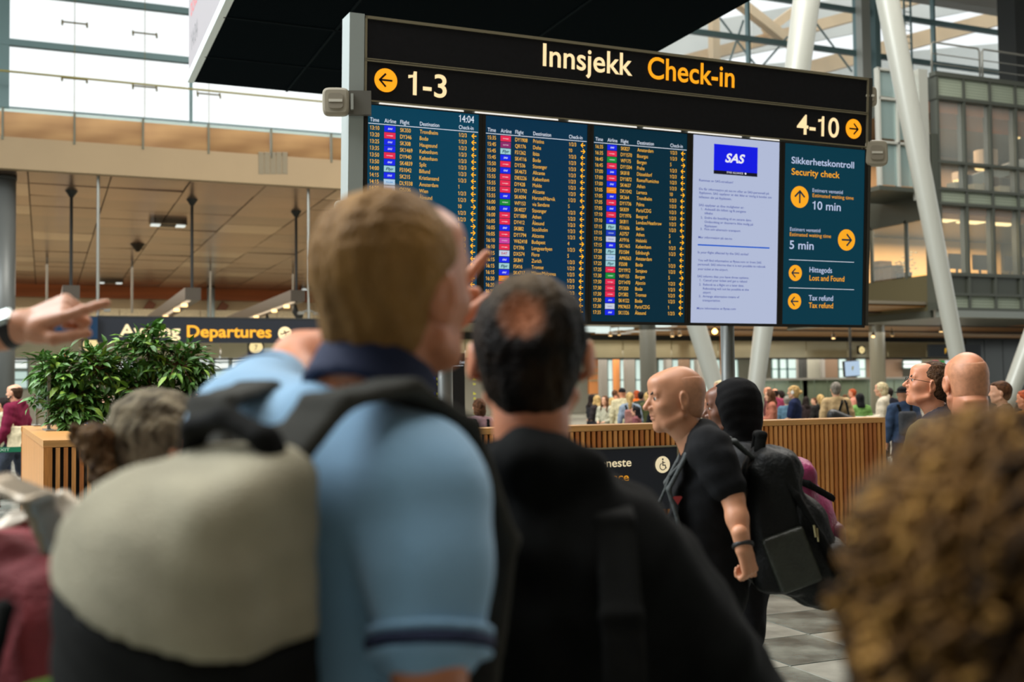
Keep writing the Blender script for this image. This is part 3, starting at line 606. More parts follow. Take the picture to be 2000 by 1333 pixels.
MB().box((0.1, .2, 11.05), (LW, 2.0, 11.45)).build('timber_bulkhead', mat('office_timber', S(150, 88, 42), .5), of); MB().box((0.1, .2, 7.5), (LW, 1.2, 7.76)).build('timber_bulkhead', mat('office_timber', S(150, 88, 42), .5), of)
# corner and return wing
MB().box((-.75, -.1, 7.9), (-.35, .3, 12.4)).build('corner_post', M_white_col, of); MB().box((-.25, -.12, 4.1), (.0, .3, 10.2)).build('corner_cladding', M_grp, of)
MB().box((-.08, .3, 4.1), (.0, 8, 5.35)).build('side_spandrel', mat('olive_spandrel', S(92, 86, 60), .4, .2), of)
for y0, y1 in ((.4, 1.4), (1.5, 3.2), (3.3, 5.2), (5.3, 7.6)):
    MB().box((-.06, y0, 5.4), (-.03, y1, 7.3)).build('side_pane', M_oglass, of); MB().box((-.1, y1, 5.3), (.02, y1 + .1, 7.4)).build('side_mullion', M_mull, of)
MB().box((-.1, .3, 7.3), (.0, 8.3, 8.3)).build('side_spandrel', M_grp, of)
MB().box((-.12, .3, 3.85), (.0, 8.3, 4.1)).build('side_edge', M_mull, of)
for h0, h1 in ((8.3, 9.8), (9.9, 11.3), (11.35, 12.3)):
    MB().box((-2.2, .2, h0 + .05), (-.8, .24, h1 - .05)).build('return_pane', mat('return_glass', S(150, 172, 170), .15, .3, alpha=.75), of)
    MB().box((-2.3, .1, h1 - .04), (-.7, .3, h1 + .04)).build('return_transom', M_white_col, of)
for x in (-2.3, -1.5): MB().box((x - .04, .1, 8.3), (x + .04, .3, 12.35)).build('return_mullion', M_white_col, of)
MB().box((-2.4, .1, 8.15), (-.1, 2.5, 8.3)).build('landing_slab', M_grp, of)
# things in the offices
def ofp(px, py, dv): return onV(px, py, OV + dv)
for i, (px, py) in enumerate(((1847, 432), (1967, 439), (1905, 437), (1800, 445))):
    p = onV(px, py, OV + 2.0); p.z = 7.62
    tag(MB().box((p.x - .55, OV + 1.6, 7.60), (p.x + .45, OV + 2.4, 7.66)).build('office_light_panel', mat('warm_panel_light', (.3, .3, .2), .5, emit=S(255, 226, 160), es=1.8)), ['left', 'right', 'middle', 'side'][i] + ' glowing ceiling panel in the lower office', 'ceiling light')
lm = thing('pendant_lamp', 'white drum pendant lamp in the upper office', 'lamp', tuple(onV(1925, 310, OV + 2.2)))
MB().tube([(0, 0, -.35), (0, 0, .3)], .42, 20).build('lamp_shade', mat('white_shade', S(220, 200, 176), .6), lm); MB().tube([(0, 0, -.40), (0, 0, -.34)], .38, 20).build('lamp_glow', mat('warm_glow', (.3, .2, .1), .5, emit=S(255, 220, 150), es=1.6), lm); MB().tube([(0, 0, .3), (0, 0, 1.6)], .02, 6).build('cord', M_dark, lm)
lm = thing('pendant_lamp', 'low glowing pendant lamp at the left of the upper office', 'lamp', tuple(onV(1875, 345, OV + 4)))
MB().tube([(0, 0, -.15), (0, 0, .15)], .3, 16).build('lamp_shade', mat('white_shade', S(220, 200, 176), .6), lm); MB().tube([(0, 0, -.2), (0, 0, -.14)], .28, 16).build('lamp_glow', mat('warm_glow', (0, 0, 0)), lm); MB().tube([(0, 0, .15), (0, 0, 2)], .02, 6).build('cord', M_dark, lm)
for (px, py) in ((1918, 233), (1988, 271)):
    p = onV(px, py, OV + 3.2); tag(MB().tube([(p.x, p.y, p.z), (p.x, p.y, p.z + .05)], .09, 10).build('downlight', mat('warm_glow', (0, 0, 0))), 'small glowing downlight in the upper office ceiling, ' + ('left' if px < 1950 else 'right') + ' one', 'downlight')
tag(MB().obox((OU + .5, OV + 1.2, 8.2), (0, 0, 3.1), (.55, 0, 0), (0, .15, 0)).build('curtain', mat('pale_curtain', S(206, 200, 178), .8)), 'pale curtain at the corner of the upper office', 'curtain')
tag(MB().obox(ofp(1890, 345, 5), ofp(2030, 300, 5) - ofp(1890, 345, 5), (0, .4, 0), (0, 0, -.5)).build('blue_beam', mat('office_blue', S(62, 84, 98), .5)), 'slanted blue grey beam inside the upper office', 'beam')
M_mon = mat('monitor_black', S(26, 28, 28), .35)
for i, px in enumerate((1872, 1917, 1938, 1975, 2004)):
    p = ofp(px, 524, 1.0); t = thing('desk_monitor', ['first', 'second', 'third', 'fourth', 'fifth'][i] + ' black desk monitor from the left in the lower office', 'monitor', (p.x, OV + 1.0, 5.38))
    w_ = (.42, .38, .12, .34, .3)[i]; MB().box((-w_, 0, .3), (w_, .06, .85)).build('monitor_panel', M_mon, t); MB().box((-.04, .05, 0), (.04, .1, .4)).build('stand', M_mon, t)
for i, (px, s_) in enumerate(((1908, .5), (1962, .45), (1990, .6))):
    p = ofp(px, 365, 1.3); t = thing('office_chair', ['dark blue', 'brown', 'black'][i] + ' chair back standing at the upper office window', 'chair', (p.x, OV + 1.3, 8.3)); mm = mat('chair_%d' % i, S(*((46, 62, 84), (84, 62, 50), (30, 30, 32))[i]), .7)
    MB().box((-s_ * .6, 0, .45), (s_ * .6, .5, .55)).build('seat', mm, t, bevel=.04); MB().box((-s_ * .6, .45, .5), (s_ * .6, .55, 1.05)).build('backrest', mm, t, bevel=.05); MB().tube([(0, .25, 0), (0, .25, .45)], .05, 8).build('stem', M_mon, t)
for i, (px, x1) in enumerate(((1862, 1884), (1900, 1935), (1950, 1985))):
    p, q = ofp(px, 380, .6), ofp(x1, 380, .6); tag(MB().box((p.x, OV + .5, 8.32), (q.x, OV + .9, 8.72)).build('low_cabinet', mat('cream_cabinet', S(190, 184, 156), .6)), ['left', 'middle', 'right'][i] + ' low cream cabinet behind the upper office glass', 'cabinet')
for i, (px, u_) in enumerate(((1722, 5.5), (1745, 4.0), (1758, 3.0), (1773, 2.0))):
    q = onU(px, 530, OU + .6); t = thing('potted_plant' if i > 1 else 'office_cabinet', ['brown cabinet in the side office window', 'dark box in the side office window', 'small dark desk plant in the side office window', 'leafy white flowered plant in the side office window'][i], 'plant' if i > 1 else 'cabinet', (q.x, q.y, 5.38))
    if i > 1:
        MB().tube([(0, 0, 0), (0, 0, .25)], [.12, .16], 10).build('pot', M_dark, t); k = MB()
        for j in range(26 if i == 3 else 14):
            a_ = rnd.uniform(0, 6.28); r_ = rnd.uniform(.05, .3); z_ = rnd.uniform(.3, 1.0 if i == 3 else .7); k.obox((r_ * math.cos(a_), r_ * math.sin(a_), z_), (.12, .02, .03), (.02, .1, .03), (0, 0, .02))
        k.build('foliage', mat('office_leaf%d' % i, S(*((60, 60, 40) if i == 2 else (150, 150, 120))), .7), t)
    else: MB().box((-.3, -.22, 0), (.3, .22, .55 if i else .8)).build('cabinet_body', M_brownp, t); MB().box((-.32, -.24, .5), (.32, .24, .56)).build('cabinet_top', M_dark, t)
area('office_lamp', (OU + 5.5, OV + 4.2, 7.55), 10, 5, 1100, (1.0, .74, .42)); area('office_lamp', (OU + 5.5, OV + 4.5, 11.0), 10, 5, 520, (1.0, .72, .45))
# rails on top of the office block
for i in range(5):
    x = OU + .0 + i * 2.35; t = thing('roof_railing', ['leftmost', 'second', 'third', 'fourth', 'fifth'][i] + ' steel hoop railing on the office block roof', 'railing', (x, OV + .1, 12.38))
    MB().tube([(0.05, 0, 0), (.05, 0, 1.0), (.12, 0, 1.1), (2.2, 0, 1.1), (2.27, 0, 1.0), (2.27, 0, 0)], .035, 8).build('hoop', M_steel, t, smooth=True)
    for h in (.35, .7): MB().tube([(.05, 0, h), (2.27, 0, h)], .02, 6).build('cross_bar', M_steel, t)
# loudspeaker-like boxes
for (px, py, v, s_, lab) in ((1730, 207, 38.5, .35, 'beige wall box beside the slanted column, upper one'), (1738, 597, 32.2, .35, 'small beige wall box below the office wing')):
    p = onV(px, py, v); t = thing('wall_box', lab, 'box', tuple(p)); MB().box((-s_ * .8, 0, -s_), (s_ * .8, .3, s_)).build('box_body', mat('beige_box', S(170, 158, 130), .5), t, bevel=.03); MB().box((s_ * .8, .1, -.05), (s_ * 1.4, .2, .05)).build('bracket', M_dark, t)
# ================================================================== the big check-in board
BO = Vector((2.2181, 7.9600, 4.4385)); BX = Vector((1, 0, 0)); BA = 0.06367
BYd = Vector((0, math.sin(BA), -math.cos(BA))); BN = Vector((0, -math.cos(BA), -math.sin(BA))); BUp = -BYd
BW, BH = 4.789, 2.31
def bl(px, py):
    r = ray(px, py); t = (BO - CAM).dot(BN) / r.dot(BN); p = CAM + r * t - BO
    return p.dot(BX), p.dot(BYd)
def bp(lx, ly, n=0.0): return Vector((lx, 0, 0)) + BYd * ly + BN * n   # local to the board empty
bd = thing('information_board', 'large black check-in board with five upright flight screens', 'board', tuple(BO))
def bbox_(name, x0, x1, y0, y1, n0, n1, m, **k):
    mb = MB(); mb.obox(bp(x0, y0, n0), BX * (x1 - x0), BYd * (y1 - y0), BN * (n1 - n0)); return mb.build(name, m, bd, **k)
M_blk = mat('board_black', S(24, 24, 27), .5, var=.12, vscale=30, spec=.2)
M_frame = mat('board_frame', S(150, 142, 118), .35, .4)
M_house = mat('board_housing', S(176, 186, 184), .4, .2)
bbox_('housing', -.005, BW + .02, -.01, BH, -.22, -.035, M_house)
bbox_('side_cover', -.12, -.005, -.01, BH - .05, -.22, .0, M_house)
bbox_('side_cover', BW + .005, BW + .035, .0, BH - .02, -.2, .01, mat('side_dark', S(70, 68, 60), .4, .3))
hd = .330; hb = .640
bbox_('header_panel', .018, BW - .02, .025, hd - .012, -.03, -.006, M_blk); bbox_('header_panel', .018, BW - .02, hd + .012, hb - .008, -.03, -.006, M_blk)
for y0, y1 in ((0, .022), (hd - .012, hd - .004), (hd + .002, hd + .012), (hb - .008, hb + .004)): bbox_('header_rail', 0, BW, y0, y1, -.035, .006, M_frame)
bbox_('header_rail', 0, .016, 0, hb, -.035, .006, M_frame); bbox_('header_rail', BW - .018, BW, 0, hb, -.035, .006, M_frame)
def btext(mb, s, x0, x1, y, cap, n=.002, **k): text(mb, s, bp(x0, y, n), BX, BUp, cap, width=(x1 - x0) if x1 else None, **k)
def bpxt(mb, s, px0, py0, px1, cap, n=.002, **k):
    x0, y0 = bl(px0, py0); x1, _ = bl(px1, py0 + .1 * (px1 - px0)); btext(mb, s, x0, x1, y0, cap, n, **k)
for a_ in (('Innsjekk', 1060, 128, 1235, .188), ('1-3', 797, 184, 872, .182), ('4-10', 1556, 261, 1638, .182)):
    k = MB(); bpxt(k, *a_, bold=.012, res=6); k.build('lettering', mat('header_cream', (.3, .25, .15), .5, emit=S(250, 222, 168), es=1.0), bd)
k = MB(); bpxt(k, 'Check-in', 1265, 152, 1434, .188, bold=.012, res=6); k.build('lettering', mat('header_amber', (.3, .15, .02), .5, emit=S(255, 164, 14), es=1.0), bd)
M_ambd = mat('header_amber', (0, 0, 0))
def arrow_disc(px, py, r, ang, n=.002, md=M_ambd, mk=M_blk, t=.17):
    x, y = bl(px, py); k = MB(); flat(k, disc(r, 36), bp(x, y, n), BX, BUp); dk = k.build('arrow_disc', md, bd)
    k = MB()
    for q in arrow2(r * 1.15, r * t, ang): flat(k, q, bp(x, y, n + .002), BX, BUp)
    k.build('arrow', mk, dk)
arrow_disc(753.5, 157, .090, math.pi); arrow_disc(1667, 252, .090, 0)
# light strips between header and screens
M_strip = mat('led_strip', (.4, .4, .4), .4, emit=S(235, 232, 225), es=1.1)
for x0, x1 in ((.12, .80), (.90, 1.62), (1.72, 2.35), (2.42, 2.78), (2.86, 3.4), (3.5, 3.8)): bbox_('light_strip', x0, x1, hb + .006, hb + .016, -.02, .0, M_strip)
# screens
SW, SP, S0, STOP, SBOT = .900, .958, .028, .668, 2.285
scr = []
M_sc = [mat('screen_teal', (.005, .012, .016), .3, emit=S(4, 62, 86), es=.95, spec=.15), mat('screen_blue', (.005, .012, .016), .3, emit=S(4, 46, 72), es=.95, spec=.15), mat('screen_dark', (.005, .012, .016), .3, emit=S(3, 40, 56), es=.95, spec=.15),
        mat('screen_pale', (.02, .02, .02), .3, emit=S(178, 188, 216), es=.98, spec=.15), mat('screen_teal_dark', (.005, .012, .016), .3, emit=S(4, 54, 70), es=.95, spec=.15)]
M_bez = mat('bezel_black', S(26, 24, 20), .3)
for i in range(5):
    x = S0 + i * SP; k = MB()
    for a in ((x - .028, x, hb + .018, BH), (x + SW, x + SW + .028, hb + .018, BH), (x, x + SW, hb + .018, STOP), (x, x + SW, SBOT, BH)):
        k.obox(bp(a[0], a[2], -.03), BX * (a[1] - a[0]), BYd * (a[3] - a[2]), BN * .036)
    k.build('screen_bezel', M_bez, bd)
    bbox_('screen', x, x + SW, STOP, SBOT, -.02, -.003, M_sc[i])
def air(code):
    if code[:2] in ('SK',): return 'SAS', S(6, 30, 235), S(225, 230, 255)
    if code[:2] in ('DY', 'D8'): return 'norwegian', S(232, 34, 78), S(255, 225, 230)
    if code[:2] == 'FS': return 'Flyr', S(158, 206, 214), S(6, 70, 90)
    if code[:2] == 'WF': return 'WIDERØE', S(8, 140, 52), S(225, 245, 225)
    if code[:2] in ('DL', 'AM'): return 'KLM', S(176, 206, 232), S(0, 140, 215)
    if code[:2] == 'OS': return 'Austrian', S(206, 208, 222), S(190, 90, 100)
    if code[:2] == 'QR': return 'QATAR', S(140, 36, 104), S(235, 210, 225)
    if code[:2] == 'W6': return 'WIZZ', S(206, 60, 160), S(240, 190, 225)
    if code[:2] == 'DX': return 'DAT', S(196, 206, 226), S(190, 40, 70)
    if code[:2] in ('LH', 'DK'): return 'condor' if code[:2] == 'DK' else 'Lufthansa', S(245, 140, 20), S(255, 205, 130)
    if code[:2] == 'A3': return 'AEGEAN', S(10, 50, 190), S(200, 215, 255)
    if code[:2] == 'AY': return 'FINNAIR', S(196, 204, 226), S(90, 100, 170)
    return 'air', S(200, 206, 226), S(120, 130, 170)
L3 = '1/2/3'
C1 = [('13:10', 'SK350', 'Trondheim', L3), ('13:20', 'DY346', 'Bodø', L3), ('13:25', 'SK308', 'Haugesund', L3), ('13:35', 'SK1469', 'København', L3), ('13:50', 'DY940', 'København', L3), ('13:50', 'SK4839', 'Split', L3), ('14:00', 'FS1042', 'Billund', L3),
      ('14:15', 'SK215', 'Kristiansand', L3), ('14:15', 'DL9338', 'Amsterdam', '1'), ('14:20', 'OS336', 'Wien', L3), ('14:20', 'SK1320', 'Ålesund', L3), ('14:35', '', '', '10>')] + [('', '', '', c) for c in (L3, L3, '5>', '5>', L3, L3, L3, L3, L3, L3, L3, L3, L3, L3, L3, '5>')]
C2 = [('15:35', 'DY1908', 'Pristina', L3), ('15:45', 'QR176', 'Doha', '10>'), ('15:45', 'FS1262', 'Ibiza', L3), ('15:45', 'SK4116', 'Bodø', L3), ('15:50', 'DY536', 'Stavanger', L3), ('15:50', 'SK4673', 'Alicante', L3), ('15:55', 'D83226', 'København', L3), ('15:55', 'DY428', 'Molde', L3),
      ('15:55', 'DY1792', 'Alicante', L3), ('15:55', 'SK4094', 'Harstad/Narvik', L3), ('16:00', 'WF153', 'via Sandane', '5>'), ('16:00', 'SK4027', 'Stavanger', L3), ('16:00', 'DY1884', 'Athen', L3), ('16:05', 'DY412', 'Ålesund', L3), ('16:05', 'SK882', 'Stockholm', L3), ('16:05', 'DY1794', 'Alicante', L3),
      ('16:10', 'W62418', 'Budapest', '4>'), ('16:10', 'DY396', 'Longyearbyen', L3), ('16:15', 'DX574', 'Florø', '5>'), ('16:15', 'SK841', 'Zurich', L3), ('16:15', 'FS416', 'Tromsø', L3), ('16:15', 'SK4717', 'Milano/Malpensa', L3), ('16:20', 'LH863', 'Frankfurt', L3), ('16:20', 'DY760', 'Trondheim', L3), ('16:20', 'DY620', 'Bergen', L3),
      ('16:25', 'DY', '', L3), ('16:25', '', '', L3), ('16:25', '', '', L3)]
C3 = [('16:35', 'SK827', 'Amsterdam', L3), ('16:35', 'DY1570', 'Bourgas', L3), ('16:45', 'WF175', 'Bergen', '5>'), ('16:45', 'DY1504', 'Praha', L3), ('17:00', 'SK818', 'Düsseldorf', L3), ('17:00', 'DY1872', 'Roma/Fiumicino', L3), ('17:00', 'SK4637', 'Athen', L3), ('17:05', 'DK1042', 'Larnaca', '10>'), ('17:05', 'SK364', 'Trondheim', L3),
      ('17:05', 'DY1736', 'Palma', L3), ('17:05', 'SK839', 'Paris/CDG', L3), ('17:10', 'DY1976', 'Beograd', L3), ('17:10', 'SK811', 'London/Heathrow', L3), ('17:15', 'FS1606', 'Berlin', L3), ('17:15', 'A3757', 'Athen', '5>'), ('17:15', 'AY916', 'Helsinki', '4>'), ('17:15', 'SK1465', 'København', L3), ('17:20', 'FS1584', 'Edinburgh', L3),
      ('17:20', 'AM6563', 'Amsterdam', '1'), ('17:25', 'FS508', 'Bodø', L3), ('17:25', 'DY1912', 'Sarajevo', L3), ('17:30', 'WF155', 'Bergen', '5>'), ('17:30', 'DY1470', 'Ajaccio', L3), ('17:30', 'DY350', 'Bodø', L3), ('17:30', 'DY382', 'Tromsø', L3), ('17:30', 'SK4122', 'Bodø', L3), ('17:30', 'MK9653', 'Paris/CDG', '1'), ('17:35', 'SK1326', 'Ålesund', L3)]
ya = bl(1168, 286)[1]; yb = bl(1168, 610)[1]; RP = (yb - ya) / 27; CAPH = .0315
M_rowt = mat('row_amber', (.3, .2, .02), .5, emit=S(248, 182, 58), es=1.0); M_arr = mat('row_arrow', (.3, .2, .02), .5, emit=S(255, 176, 0), es=1.05); M_wh = mat('heading_white', (.3, .3, .3), .5, emit=S(214, 224, 240), es=1.0)
chips = {}; ARM = {}
def shared(name, mb, m):
    me = bpy.data.meshes.new(name); me.from_pydata(mb.v, [], mb.f); me.materials.append(m); return me
for ci, rows_ in enumerate((C1, C2, C3)):
    X = S0 + ci * SP; y0 = ya; tx = MB(); ar = MB(); hw = MB()
    yh = y0 - .061 + CAPH / 2
    for s, fx in (('Time', .02), ('Airline', .145), ('Flight', .285), ('Destination', .46), ('Check-in', .815)): text(hw, s, bp(X + SW * fx, yh, 0), BX, BUp, CAPH, sx=.80)
    hw.obox(bp(X + .005, yh + .0125, -.002), BX * (SW - .01), BYd * .004, BN * .002)
    if ci == 0: text(hw, '14:04', bp(X + SW * .815, yh - .055, 0), BX, BUp, .058, sx=.75)
    for r, (tm, fl_, de, chk) in enumerate(rows_):
        y = y0 + RP * r + CAPH / 2; yc = y0 + RP * r
        if tm: text(tx, tm, bp(X + SW * .02, y, 0), BX, BUp, CAPH, sx=.80)
        if fl_ and len(fl_) > 2: text(tx, fl_, bp(X + SW * .285, y, 0), BX, BUp, CAPH, sx=.76)
        if de: text(tx, de, bp(X + SW * .46, y, 0), BX, BUp, CAPH, sx=.76)
        rt_ = chk.endswith('>'); text(tx, chk.rstrip('>'), bp(X + SW * .815, y, 0), BX, BUp, CAPH, sx=.80)
        k_ = 'r' if rt_ else 'l'
        if k_ not in ARM:
            am = MB()
            for q in arrow2(.038, .0075, 0 if rt_ else math.pi): flat(am, q, (0, 0, 0), BX, BUp)
            ARM[k_] = shared('row_arrow', am, M_arr)
        a_ = link('row_arrow', ARM[k_], None, bd); a_.location = bp(X + SW * .958, yc + .002, 0)
        if fl_:
            nm, bg, fg = air(fl_)
            wd_ = {'SAS': .036, 'Flyr': .058, 'DAT': .05}.get(nm, .05); cp = {'SAS': .014, 'Flyr': .022, 'DAT': .018}.get(nm, .008)
            if nm not in chips:
                a = MB().obox(bp(0, -.0225, -.002), BX * (SW * .098), BYd * .045, BN * .002); b_ = MB()
                text(b_, nm, bp(SW * .049 - wd_ / 2, cp / 2, .0015), BX, BUp, cp, width=wd_, bold=.03, shear=.25 if nm in ('SAS', 'Flyr') else 0, res=1)
                chips[nm] = (shared('airline_chip', a, mat('chip_' + nm, (.01, .01, .01), .5, emit=bg, es=.95)), shared('wordmark', b_, mat('mark_' + nm, (.01, .01, .01), .5, emit=fg, es=.9)))
            a_ = link('airline_chip', chips[nm][0], None, bd); a_.location = bp(X + SW * .145, yc, 0); link('wordmark', chips[nm][1], None, a_)
    tx.build('lettering', M_rowt, bd, kind='stuff'); hw.build('heading', M_wh, bd, kind='stuff')
# strike notice screen (white)
def px_line(mb, s, px, py, px1, cap, **k):
    x0, y0 = bl(px, py); x1, y1 = bl(px1, py); text(mb, s, bp(x0, y0, 0), BX, BUp, cap, width=x1 - x0, res=2, **k)
k = MB()
for (s, a, y, b_) in (('Rammet av SAS-streiken?', 1365.5, 354, 1433), ('Du får informasjon på sas.no eller av SAS-personell på', 1365.5, 371, 1503), ('flyplassen. SAS opplyser at det ikke er mulig å booke om', 1365.5, 378.5, 1508), ('billetten din på flyplassen.', 1365.5, 387, 1430),
                      ('SAS opplyser at dine muligheter er:', 1365, 402.5, 1454), ('1.  Avbestill din billett og få pengene', 1369, 410.5, 1458), ('tilbake', 1376, 418.5, 1393), ('2.  Endre din bestilling til en senere dato.', 1368.5, 427, 1469), ('Ombooking er dessverre ikke mulig på', 1376, 435.5, 1472), ('flyplassen', 1376, 443.5, 1401), ('3.  Finn selv alternativ transport', 1368, 449.5, 1447), ('Mer informasjon på sas.no', 1364, 465.5, 1431),
                      ('Is your flight affected by the SAS strike?', 1363, 495, 1463), ('You will find information at flysas.com or from SAS', 1363, 510.5, 1488), ('personell. SAS informs that it is not possible to rebook', 1363, 518.5, 1496), ('your ticket at the airport.', 1363, 527.5, 1423), ('SAS informs that you have three options:', 1362, 542, 1463.5), ('1.  Cancel your ticket and get a refund', 1366, 549.5, 1460), ('2.  Rebook to a flight on a later date.', 1365.5, 558, 1454), ('Rebooking will not be possible at the', 1373, 566, 1463.5), ('airport', 1373, 573.5, 1389), ('3.  Arrange alternative means of', 1365, 581, 1445), ('transportation', 1372, 589, 1407), ('More information at flysas.com', 1361, 604.5, 1438)):
    px_line(k, s, a, y, b_ - 1, .0205, bold=.008)
k.build('lettering', mat('notice_blue', (.01, .01, .03), .5, emit=S(46, 66, 160), es=.9), bd, kind='stuff')
x0, y0 = bl(1363, 477); x1, _ = bl(1503, 477); bbox_('rule', x0, x1, y0, y0 + .012, -.002, .001, mat('rule_blue', (.01, .02, .1), .5, emit=S(20, 90, 200), es=.95))
x0, y0 = bl(1395, 281); x1, _ = bl(1480, 285); _, y1 = bl(1394.5, 332.5); _, y2 = bl(1394.5, 338)
bbox_('logo_panel', x0, x1, y0, y1, -.002, .001, mat('logo_blue', (.0, .0, .2), .4, emit=S(6, 20, 220), es=.95)); bbox_('logo_strip', x0, x1, y1, y2 + .006, -.002, .001, mat('logo_black', (0, 0, 0), .4, emit=S(8, 10, 30), es=.9))
k = MB(); mx_ = (x0 + x1) / 2; text(k, 'SAS', bp(mx_ - .115, (y0 + y1) / 2 + .035, .003), BX, BUp, .078, width=.19, bold=.03, shear=.3, res=5); text(k, 'STAR ALLIANCE', bp(mx_ - .095, y2 - .006, .003), BX, BUp, .017, width=.17)
x_ = mx_ + .1; flat(k, disc(.009, 12), bp(x_, y2 - .014, .003), BX, BUp); k.build('lettering', mat('logo_white', (.3, .3, .3), .4, emit=S(226, 226, 236), es=.95), bd)
# security screen
WS = MB(); AS = MB(); M_pb = mat('pale_blue_text', (.2, .2, .3), .5, emit=S(178, 192, 222), es=.95); M_sa = mat('screen_amber', (.3, .2, .02), .5, emit=S(244, 160, 20), es=.95)
def p2(mb, s, px, py, px1, py1, cap, **kk):
    a0 = bl(px, py); a1 = bl(px1, py1); k = MB(); text(k, s, bp(a0[0], a0[1], 0), BX, BUp, cap, width=a1[0] - a0[0], res=4, **kk); k.build('lettering', M_pb if mb is WS else M_sa, bd)
p2(WS, 'Sikkerhetskontroll', 1546, 319, 1668, 328, .062, bold=.010); p2(AS, 'Security check', 1546, 341, 1640, 347, .060, bold=.010)
p2(WS, 'Estimert ventetid', 1587, 375, 1646, 379, .034); p2(AS, 'Estimated waiting time', 1587, 385, 1667, 391, .034); p2(WS, '10 min', 1587, 409, 1642, 412, .078, bold=.008)
p2(WS, 'Estimert ventetid', 1543, 451, 1602, 454, .034); p2(AS, 'Estimated waiting time', 1542.5, 461, 1623, 466, .034); p2(WS, '5 min', 1542, 486, 1589, 488, .078, bold=.008)
p2(WS, 'Hittegods', 1581, 532, 1625, 534, .050, bold=.008); p2(AS, 'Lost and Found', 1581, 548, 1649, 550, .050, bold=.008); p2(WS, 'Tax refund', 1579.5, 587, 1627, 588, .050, bold=.008); p2(AS, 'Tax refund', 1579.5, 601.5, 1627, 603, .050, bold=.008)
M_sa = mat('screen_amber', (0, 0, 0)); M_sk = mat('arrow_navy', (.005, .02, .03), .3, emit=S(8, 44, 60), es=.8)
for px, py, r, an in ((1562, 385, .098, math.pi / 2), (1653.5, 469, .098, 0), (1553.5, 533.5, .072, math.pi), (1552, 589, .072, math.pi)): arrow_disc(px, py, r, an, n=-.001, md=M_sa, mk=M_sk)
for y in (507, 562):
    x0, y0 = bl(1541, y); x1, _ = bl(1668, y); bbox_('rule', x0, x1, y0, y0 + .004, -.002, .001, M_wh)
# legs
for px in (891, 1455):
    lx = bl(px, 636)[0]; c = BO + Vector((lx, 0, 0)); t = MB().tube([(lx, .42, -BO.z + 0.0), (lx, .42, -2.25 + .3)], .062, 20); t.build('leg', M_grey_col, bd, smooth=True)
    MB().box((lx - .2, .2, -BO.z), (lx + .2, .64, -BO.z + .02)).build('foot_plate', M_dark, bd); MB().box((lx - .05, .33, -2.15), (lx + .05, .46, -1.2)).build('leg_bracket', M_dark, bd)
# radio access points on brackets
def wifi(px, py, dv, label, s_=.16, flip=1):
    a = bl(px, py); p = BO + Vector((a[0], 0, 0)) + BYd * a[1] + Vector((0, dv, 0)); t = thing('antenna_box', label, 'antenna', tuple(p), math.radians(-18))
    poly = [(s_ * math.copysign(abs(math.cos(q)) ** .42, math.cos(q)), s_ * 1.05 * math.copysign(abs(math.sin(q)) ** .42, math.sin(q))) for q in [2 * math.pi * i / 32 for i in range(32)]]
    k = MB(); k.prism(poly, (1, 0, 0), (0, 0, 1), (0, -.04, 0), (0, .08, 0)); k.build('cover', mat('antenna_grey', S(158, 150, 132), .5), t, bevel=.02)
    k = MB(); k.prism([(x * .55, y * .55) for x, y in poly], (1, 0, 0), (0, 0, 1), (0, -.05, 0), (0, .02, 0)); k.build('front_plate', mat('antenna_plate', S(142, 134, 118), .5), t)
    MB().box((-.05, -.056, -.01), (.05, -.05, .01)).build('badge', mat('badge_pale', S(205, 200, 185), .5), t)
    MB().box((flip * s_ * .9, .0, -.09), (flip * (s_ + .16), .05, .09)).build('bracket', mat('bracket_grey', S(110, 108, 100), .4, .4), t); MB().box((flip * (s_ + .01), -.03, -.06), (flip * (s_ + .03), 0, .06)).build('clip', M_white_col, t)
wifi(655, 201, -.02, 'grey antenna box on a bracket left of the black sign', .10)
wifi(1709, 300, .0, 'grey antenna box behind the right edge of the board, lower one', .115, -1)
wifi(1700, 187, .05, 'sliver of an antenna box behind the right edge of the board, upper one', .09, -1)
wifi(684, 412, .12, 'pale antenna box beside the blond hair at the left board edge', .09)

# ================================================================== oak slatted counter / planter
CV, CH, CU1 = 7.8, 1.31, 6.95
ct = thing('slatted_counter', 'long oak slatted counter with a flat wooden top', 'counter', (0, CV, 0))
M_side = mat('oak_veneer', S(206, 146, 84), .4, var=.16, vscale=5, stretch=(14, 14, .5))
SB = -.19 # back of the splayed left side
k = MB(); k.prism([(0, 0), (CU1, 0), (CU1, .26), (.26, .26)], (1, 0, 0), (0, 1, 0), (0, 0, CH - .045), (0, 0, .045)); k.build('counter_top', M_woodtop, ct)
k = MB(); k.prism([(0, 0), (.26, .26), (SB + .28, 3.6), (SB, 3.6)], (1, 0, 0), (0, 1, 0), (0, 0, CH - .045), (0, 0, .046)); k.build('counter_top', M_woodtop, ct)
k = MB(); k.box((2.74, .26, CH - .045), (3.0, 3.6, CH)).box((SB, 3.4, CH - .045), (3.0, 3.64, CH)); k.build('counter_top', M_woodtop, ct)
k = MB(); k.prism([(.005, .02), (.03, .05), (SB + .03, 3.6), (SB + .005, 3.6)], (1, 0, 0), (0, 1, 0), (0, 0, .02), (0, 0, CH - .066)); k.build('side_panel', M_side, ct)
MB().box((.03, .035, .0), (CU1 - .03, .06, CH - .05)).build('backing_panel', mat('backing_black', S(16, 14, 12), .8), ct)
MB().box((.03, .24, 0), (CU1 - .03, .26, CH - .05)).build('inner_panel', M_side, ct); MB().box((SB, 3.6, 0), (3.0, 3.62, CH - .05)).build('rear_panel', M_side, ct); MB().box((2.97, .26, 0), (3.0, 3.6, CH - .05)).build('inner_panel', M_side, ct)
MB().box((CU1 - .03, .0, 0), (CU1, .26, CH - .046)).build('side_panel', M_side, ct)
